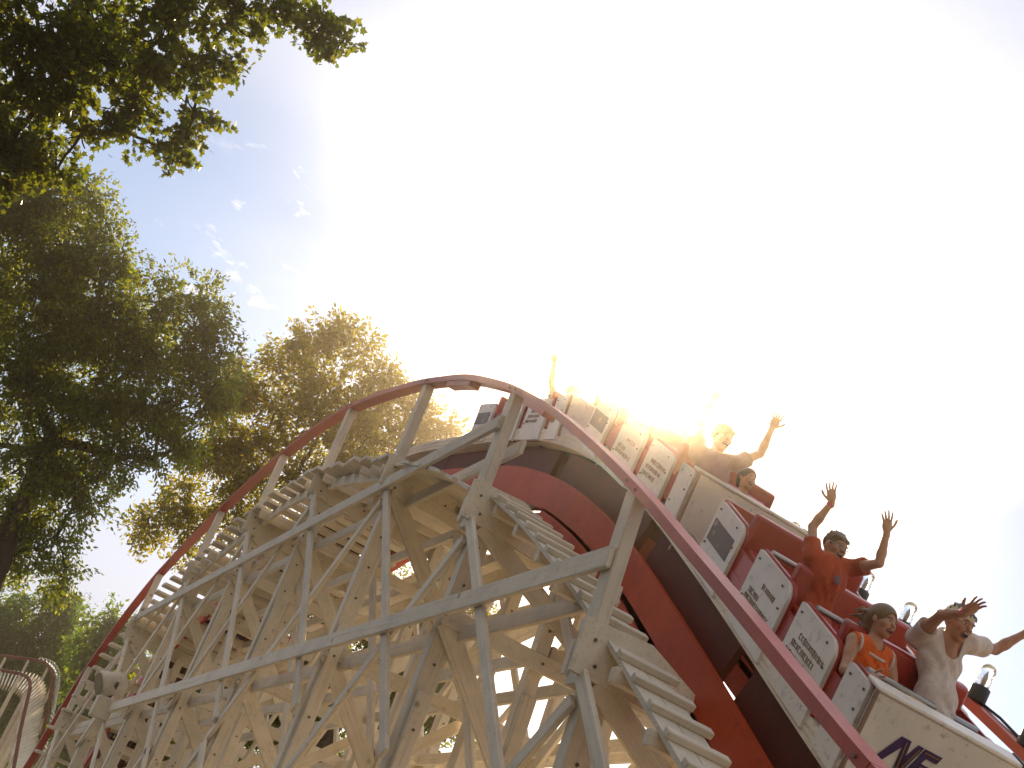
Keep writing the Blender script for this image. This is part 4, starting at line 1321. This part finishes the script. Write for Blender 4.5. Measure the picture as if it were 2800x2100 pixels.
def tree(label, base, fork, trunk_r, blobs, dens, spray_n, spray_r, leaf, outline, mat, seed, group, twig=True, droop=0.35, shell=0.55):
    rng = np.random.default_rng(seed)
    root = empty('tree', base)
    tag(root, label, 'tree', group)
    bm = bmesh.new()
    tp = limb(bm, base, fork, trunk_r, trunk_r * 0.62, rng, 0.05, 9)
    bm_obj('trunk', bm, [M['bark']], root)
    bm = bmesh.new()
    cs = [np.array(c) for c, R in blobs]
    fork_ = np.array(fork)
    order = sorted(range(len(blobs)), key=lambda i: np.linalg.norm(cs[i] - fork_))
    nodes = [(fork_, trunk_r * 0.55)]
    for i in order:
        c, R = cs[i], blobs[i][1]
        j = min(range(len(nodes)), key=lambda q: np.linalg.norm(nodes[q][0] - c) + 0.35 * np.linalg.norm(nodes[q][0] - fork_) * 0.5)
        a, ra = nodes[j]
        r1 = max(0.02, ra * 0.55)
        limb(bm, a, c, ra * 0.8, r1, rng, 0.16, 8, -0.05)
        nodes.append((c, r1))
        if twig:
            for _ in range(7):
                d = rng.normal(size=3); d /= np.linalg.norm(d)
                limb(bm, c, c + d * R * 0.95, r1 * 0.55, 0.008, rng, 0.25, 6, 0.05)
    br = bm_obj('branch', bm, [M['bark']], root)
    P, D, S = grow(blobs, dens, spray_n, spray_r, leaf, rng, droop, shell)
    me = leaf_mesh('crown', P - np.array(base), D, S, outline, rng)
    o = link_mesh('crown', me, root, [LM[mat]])
    return root

def dblob(lst, d0):
    """(x, y, r, dd) in the 2212 px wide photograph -> (centre, radius) at depth d0 + dd"""
    k = 2800 / 2212
    out = []
    for x, y, r, dd in lst:
        d = d0 + dd
        out.append((ray(x * k, y * k) * d, r * k * d / FPX))
    return out
def foot(x, y, d):
    r = ray(x * 2800 / 2212, y * 2800 / 2212) * d
    return (r[0], r[1], GROUND)
def pt(x, y, d):
    return tuple(ray(x * 2800 / 2212, y * 2800 / 2212) * d)

grp = 'trees around the coaster'
# unseen boughs added to the maple's crown to shade the near faces
SHADE_CANOPY = [((-10.5, -5.0, 6.5), 2.2), ((-7.5, -6.0, 5.0), 2.3), ((-4.0, -6.5, 5.0), 2.4), ((-8.0, -5.2, 8.6), 2.0), ((-1.0, -6.5, 5.6), 2.3), ((-12.5, -6.5, 4.0), 2.4), ((-5.0, -7.5, 8.0), 2.3), ((-10, -8, 3.0), 2.4), ((-4.5, -8.5, 2.6), 2.4), ((-15.5, -7.0, 5.5), 2.3), ((-2, -5.2, 2.2), 2.0), ((-7, -5.0, 2.2), 2.0), ((1.5, -6, 3.5), 2.2), ((-13, -6, 1.5), 2.2), ((-18, -6.5, 3.0), 2.3)]
# overhanging tree whose trunk stands outside the frame on the left
tree('overhanging maple tree with dark lobed leaves reaching in from the upper left corner', foot(-420, 1500, 15), pt(-260, 330, 15.5), 0.30,
     dblob([(60, 70, 110, 0), (210, 60, 95, .6), (330, 90, 95, -.4), (420, 150, 70, .3), (300, 200, 75, 0), (420, 240, 48, .2), (400, 305, 35, 0), (345, 320, 28, 0.1), (465, 130, 40, -.2),
            (500, 40, 70, .2), (600, 15, 50, .0), (700, 50, 42, -.1), (735, 95, 26, -.1), (690, 100, 22, 0), (640, 35, 30, 0), (100, 200, 100, .2), (30, 300, 95, .5), (180, 285, 38, 0),
            (265, 285, 32, .2), (90, 330, 50, .3), (30, 370, 70, .2), (120, 360, 40, .1), (-150, 120, 170, 0), (-120, -120, 180, 0), (150, -120, 160, .5), (400, -110, 150, -.4), (640, -110, 110, .3), (-120, 320, 120, 0),
            (245, 130, 80, .5), (150, 140, 80, .2)], 15) + [(np.array(c_), r_) for c_, r_ in SHADE_CANOPY],
     260, 15, 0.14, 0.088, lobed(), 'maple', 3, grp)
# tall tree behind the left end of the hill
tree('tall dense olive green tree left of the coaster, under the overhanging maple', foot(-60, 1500, 38), pt(110, 950, 38), 0.42,
     dblob([(30, 420, 85, 0), (110, 390, 50, 0), (60, 470, 95, 0), (150, 430, 62, .5), (190, 410, 30, 0), (215, 440, 30, 0), (230, 480, 35, 0), (150, 540, 95, -.6), (240, 570, 60, 0), (60, 610, 120, 0), (260, 660, 85, .5), (350, 650, 75, -.5),
            (430, 665, 62, 0), (450, 700, 50, 0), (160, 720, 120, 0), (330, 760, 95, .6), (440, 780, 70, 0), (40, 800, 130, -.6), (220, 860, 120, .3), (350, 870, 85, -.3), (450, 860, 60, .4),
            (100, 980, 120, 0), (240, 990, 80, 0), (40, 1090, 95, .4), (170, 1080, 70, 0), (120, 1160, 60, .2), (30, 1200, 60, 0), (140, 1225, 42, 0), (130, 1270, 30, 0), (400, 960, 60, .6), (-90, 700, 150, 0), (-90, 950, 150, 0), (-80, 480, 140, 0), (-60, 1180, 100, 0), (330, 990, 38, 0), (480, 760, 42, 0), (475, 830, 48, .2)], 38),
     95, 20, 0.30, 0.15, lance(), 'lime', 5, grp)
tree('smaller round golden tree standing behind the crest of the coaster', foot(760, 1500, 46), pt(690, 1090, 46), 0.34,
     dblob([(690, 735, 58, 0), (740, 715, 45, 0), (780, 760, 48, .4), (630, 790, 55, 0), (700, 820, 80, -.6), (800, 840, 70, 0), (600, 880, 70, .3), (560, 960, 70, 0), (690, 930, 90, .4), (800, 950, 85, -.5), (880, 910, 50, 0),
            (900, 960, 48, 0), (945, 945, 36, 0), (970, 925, 24, 0), (860, 870, 34, 0), (480, 900, 55, .5), (450, 1000, 60, 0), (520, 1050, 70, .3), (400, 1080, 55, .4), (350, 1110, 52, 0), (310, 1140, 34, 0), (430, 1140, 45, 0), (640, 1030, 80, 0), (760, 1050, 80, .3), (400, 1190, 32, 0), (330, 1170, 25, 0), (520, 780, 30, 0), (545, 850, 50, 0), (520, 1150, 50, 0), (510, 840, 50, 0), (500, 960, 60, .3), (990, 945, 24, 0), (920, 1000, 40, 0), (900, 870, 38, .2), (930, 905, 42, 0), (965, 965, 34, 0), (850, 820, 30, 0)], 46),
     70, 20, 0.34, 0.17, lance(), 'gold', 8, grp, droop=0.25)
tree('dark tree seen between the white timbers below the crest', foot(700, 1500, 40), pt(760, 1500, 40), 0.36,
     dblob([(980, 1280, 50, 0), (1020, 1255, 30, 0), (1040, 1320, 28, 0), (930, 1330, 60, .4), (960, 1420, 65, 0), (1010, 1400, 30, 0), (900, 1480, 70, .3), (960, 1540, 60, 0), (1010, 1500, 32, 0), (1020, 1580, 26, 0), (1055, 1300, 18, 0), (840, 1400, 80, 0), (780, 1500, 90, -.4),
            (700, 1420, 80, 0), (640, 1540, 90, 0), (560, 1440, 70, .4), (520, 1560, 90, 0), (430, 1480, 70, 0), (400, 1600, 90, 0), (860, 1590, 70, 0), (700, 1640, 90, 0), (520, 1340, 70, 0), (640, 1310, 70, .4), (420, 1360, 55, 0), (760, 1310, 70, 0), (860, 1290, 50, 0), (300, 1560, 80, 0)], 40),
     160, 20, 0.32, 0.16, lance(), 'lime', 13, grp)
tree('green tree far off behind the small coaster curve', foot(60, 1550, 76), pt(60, 1480, 76), 0.5,
     dblob([(30, 1330, 60, 0), (100, 1330, 50, 0), (140, 1360, 50, 1), (60, 1400, 70, 0), (0, 1420, 80, 0), (130, 1440, 60, -1), (60, 1490, 80, 0), (160, 1500, 50, 0), (110, 1560, 70, 0), (0, 1560, 80, 0), (150, 1300, 28, 0), (110, 1290, 26, 0), (-60, 1350, 80, 0), (40, 1620, 70, 0)], 76),
     26, 26, 0.7, 0.30, lance(), 'green', 21, grp)
tree('bushy low tree at the foot of the far end of the coaster', foot(240, 1560, 68), pt(235, 1500, 68), 0.4,
     dblob([(215, 1360, 34, 0), (245, 1340, 26, 0), (262, 1350, 24, 0), (200, 1400, 45, .5), (255, 1400, 45, 0), (190, 1450, 50, 0), (250, 1470, 60, 0), (190, 1520, 60, -.5), (170, 1580, 60, 0), (260, 1550, 60, 0), (310, 1450, 40, 0), (150, 1630, 60, 0)], 68),
     30, 24, 0.6, 0.28, lance(), 'green', 27, grp)
# ---------------------------------------------------------------- lamps on the far rail
gm = bpy.data.materials.new('clear_ribbed_glass'); gm.use_nodes = True
gt = gm.node_tree; gb = gt.nodes['Principled BSDF']
gb.inputs['Base Color'].default_value = (0.98, 0.98, 0.98, 1); gb.inputs['Roughness'].default_value = 0.03
gb.inputs['Transmission Weight'].default_value = 1.0; gb.inputs['IOR'].default_value = 1.45
gw = gt.nodes.new('ShaderNodeTexVoronoi'); gw.inputs['Scale'].default_value = 60
gtc = gt.nodes.new('ShaderNodeTexCoord'); gt.links.new(gtc.outputs['Object'], gw.inputs['Vector'])
gbp = gt.nodes.new('ShaderNodeBump'); gbp.inputs['Strength'].default_value = 0.5; gbp.inputs['Distance'].default_value = 0.004
gt.links.new(gw.outputs['Distance'], gbp.inputs['Height']); gt.links.new(gbp.outputs['Normal'], gb.inputs['Normal'])
M['glass'] = gm
def turned(prof, seg=16):
    bm = bmesh.new()
    rings = [[bm.verts.new((r * math.cos(a), r * math.sin(a), z)) for a in [k * 2 * PI / seg for k in range(seg)]] for r, z in prof]
    for i in range(len(rings) - 1):
        for k in range(seg):
            f = bm.faces.new((rings[i][k], rings[i][(k + 1) % seg], rings[i + 1][(k + 1) % seg], rings[i + 1][k])); f.smooth = True
    bm.faces.new(rings[0][::-1]); bm.faces.new(rings[-1])
    return bm
sock_me = bpy.data.meshes.new('lamp_socket'); b_ = turned([(0.055, 0), (0.058, 0.01), (0.058, 0.095), (0.048, 0.10)]); b_.to_mesh(sock_me); b_.free(); sock_me.materials.append(M['black'])
bulb_me = bpy.data.meshes.new('glass_bulb'); b_ = turned([(0.040, 0.0), (0.044, 0.02), (0.046, 0.10), (0.042, 0.125), (0.026, 0.142), (0.008, 0.146)]); b_.to_mesh(bulb_me); b_.free(); bulb_me.materials.append(M['glass'])
fil_me = bpy.data.meshes.new('filament'); b_ = turned([(0.010, 0.0), (0.012, 0.06), (0.004, 0.09), (0.002, 0.10)], 8); b_.to_mesh(fil_me); b_.free(); fil_me.materials.append(M['steel'])
for x in (-11.0, -10.35, -9.7, -9.05, -8.42, -7.98, -7.42, -6.86):
    s_ = (FRAIL(x + .1) - FRAIL(x - .1)) / .2
    d_ = Vector((-s_ * 0.3, 0.12, 1)).normalized()
    so_ = bpy.data.objects.new('rail_lamp', sock_me); COL.objects.link(so_); so_.parent = coaster
    so_.matrix_local = Matrix.Translation(Vector((x, YF, FRAIL(x) - 0.004)) - coaster.location) @ d_.to_track_quat('Z', 'Y').to_matrix().to_4x4() @ Matrix.Scale(1.3, 4)
    bo_ = bpy.data.objects.new('glass_bulb', bulb_me); COL.objects.link(bo_); bo_.parent = so_; bo_.location = (0, 0, 0.101)
    fo_ = bpy.data.objects.new('filament', fil_me); COL.objects.link(fo_); fo_.parent = so_; fo_.location = (0, 0, 0.102)
# cable along the far rail
bm = bmesh.new()
tube(bm, [p + Vector((0, 0.06, 0.02 * math.sin(i * 1.3))) for i, p in enumerate(strip_path(FRAIL, YF, -20, 2, 0.015, 0.2))], 0.012, 6)
bm_obj('lamp_cable', bm, [M['black']], coaster)

# ---------------------------------------------------------------- floodlight on the far end of the near side
fc = at(294, 1870, 3.72)
root = empty('floodlight', fc)
tag(root, 'round cream floodlight drum on a bracket near the far left end of the lower rail', 'floodlight')
ax = Vector((0.11, -0.73, -0.33)).normalized()
def drum(name, prof, mt, parent, seg=20):
    bm = turned(prof, seg)
    bmesh.ops.transform(bm, matrix=Matrix.Translation(fc) @ ax.to_track_quat('Z', 'Y').to_matrix().to_4x4(), verts=list(bm.verts))
    return bm_obj(name, bm, [mt], parent)
drum('housing', [(0.10, -0.34), (0.19, -0.30), (0.22, -0.05), (0.24, 0.12), (0.24, 0.16)], M['wood'], root)
drum('lens', [(0.20, 0.161), (0.20, 0.175)], M['lens'], root)
bm = bmesh.new()
add_bar(bm, fc + Vector((0.05, 0.1, -0.22)), fc + Vector((0.05, 0.1, -0.62)), 0.34, 0.22)
bm_obj('ballast_box', bm, [M['wood']], root, bevel=0.02)
bm = bmesh.new()
add_bar(bm, fc + Vector((0.25, 0.12, 0.05)), fc + Vector((-0.35, 0.16, -0.5)), 0.06, 0.05)
bm_obj('bracket', bm, [M['bolt']], root)

# ---------------------------------------------------------------- the small far curve of track, lower left
D2 = 62.0
def q2(x, y, d): # pixel inside the lower left corner of the photograph -> point
    return Vector(ray(x / 3.16, 1575 + y / 3.16) * d)
root = empty('roller_coaster', (q2(150, 1300, D2).x, q2(150, 1300, D2).y, GROUND))
tag(root, 'small far coaster hump with rounded red rails and a row of bulbs, lower left corner', 'roller coaster')
def smooth_path(pts, n=6):
    out = []
    for i in range(len(pts) - 1):
        p0, p1, p2, p3 = pts[max(i - 1, 0)], pts[i], pts[i + 1], pts[min(i + 2, len(pts) - 1)]
        for k in range(n):
            t = k / n
            out.append(0.5 * ((2 * p1) + (p2 - p0) * t + (2 * p0 - 5 * p1 + 4 * p2 - p3) * t * t + (3 * p1 - p0 - 3 * p2 + p3) * t ** 3))
    return out + [pts[-1]]
inner = smooth_path([q2(x, y, D2 + d) for x, y, d in ((90, 1800, -1.5), (130, 1600, -1), (180, 1320, 0), (240, 1060, 1), (262, 950, 1.6), (240, 880, 2), (170, 845, 2.4), (0, 815, 2.8), (-200, 800, 3))])
outer = smooth_path([q2(x, y, D2 + 3 + d) for x, y, d in ((270, 1800, -1.5), (310, 1620, -1), (385, 1290, 0), (440, 1010, 1), (455, 860, 1.6), (415, 775, 2.2), (345, 735, 2.6), (150, 705, 3), (0, 688, 3.4), (-200, 670, 3.6))])
for pth in (inner, outer):
    bm = bmesh.new()
    tube(bm, pth, 0.09, 8)
    bm_obj('handrail', bm, [M['oldrail']], root, True)
N2 = 46
drop = Vector((0, 0, -0.95))
def res(pth, n):
    L_ = [0]
    for a, b in zip(pth, pth[1:]): L_.append(L_[-1] + (b - a).length)
    out = []
    for k in range(n):
        t = L_[-1] * k / (n - 1)
        i = max(j for j in range(len(L_)) if L_[j] <= t + 1e-6); i = min(i, len(pth) - 2)
        out.append(pth[i].lerp(pth[i + 1], (t - L_[i]) / max(1e-6, L_[i + 1] - L_[i])))
    return out
ri, ro = res(inner, N2), res(outer, N2)
for k in range(N2):
    timber('deck_board', ri[k] + drop * 0.85, ro[k] + drop * 0.85, 0.26, 0.06, root, side=(0, 0, 1), bevel=0.004)
    if k % 6 == 2:
        timber('handrail_post', ri[k] + drop * 1.3, ri[k], 0.12, 0.12, root, bevel=0.004)
        timber('handrail_post', ro[k] + drop * 1.3, ro[k], 0.12, 0.12, root, bevel=0.004)
        for p in (ri[k], ro[k], ri[k].lerp(ro[k], 0.5)):
            timber('post', (p.x, p.y, GROUND), p + drop, 0.16, 0.16, root, bevel=0.004)
        timber('cross_beam', ri[k] + drop * 1.4, ro[k] + drop * 1.4, 0.08, 0.3, root, bevel=0.004)
for z0, z1 in ((0.2, 3.2), (3.2, 6.2)):
    a, b = ri[2], ro[2]
    timber('brace', (a.x, a.y, z0), (b.x, b.y, min(z1, b.z - 1)), 0.06, 0.2, root, bevel=0.004)
    timber('brace', (b.x, b.y, z0), (a.x, a.y, min(z1, a.z - 1)), 0.06, 0.2, root, bevel=0.004)
far_bulb = bpy.data.meshes.new('bulb'); b_ = bmesh.new(); bmesh.ops.create_icosphere(b_, subdivisions=2, radius=0.13); b_.to_mesh(far_bulb); b_.free()
far_bulb.materials.append(M['glass'])
rb = res(outer, 90)
for k in range(3, 62):
    if k % 2 == 0 or 30 < k < 45:
        o = bpy.data.objects.new('bulb', far_bulb); COL.objects.link(o); o.parent = root
        o.location = rb[k] + Vector((0.05, 0.22, 0.12)) - root.location
# ---------------------------------------------------------------- sunlit air
hm = bpy.data.materials.new('sunlit_haze'); hm.use_nodes = True
hn = hm.node_tree; hn.nodes.clear()
ho = hn.nodes.new('ShaderNodeOutputMaterial')
pv = hn.nodes.new('ShaderNodeVolumePrincipled')
pv.inputs['Color'].default_value = (1.0, 0.86, 0.66, 1)
pv.inputs['Density'].default_value = 0.0019
pv.inputs['Anisotropy'].default_value = 0.96
hn.links.new(pv.outputs['Volume'], ho.inputs['Volume'])
bm = bmesh.new()
bmesh.ops.create_cube(bm, size=1.0)
bmesh.ops.transform(bm, matrix=Matrix.Translation((-52, 10, 12.4)) @ Matrix.Diagonal((130, 90, 30, 1)), verts=list(bm.verts))
hz = bm_obj('haze', bm, [hm])
tag(hz, kind='stuff')
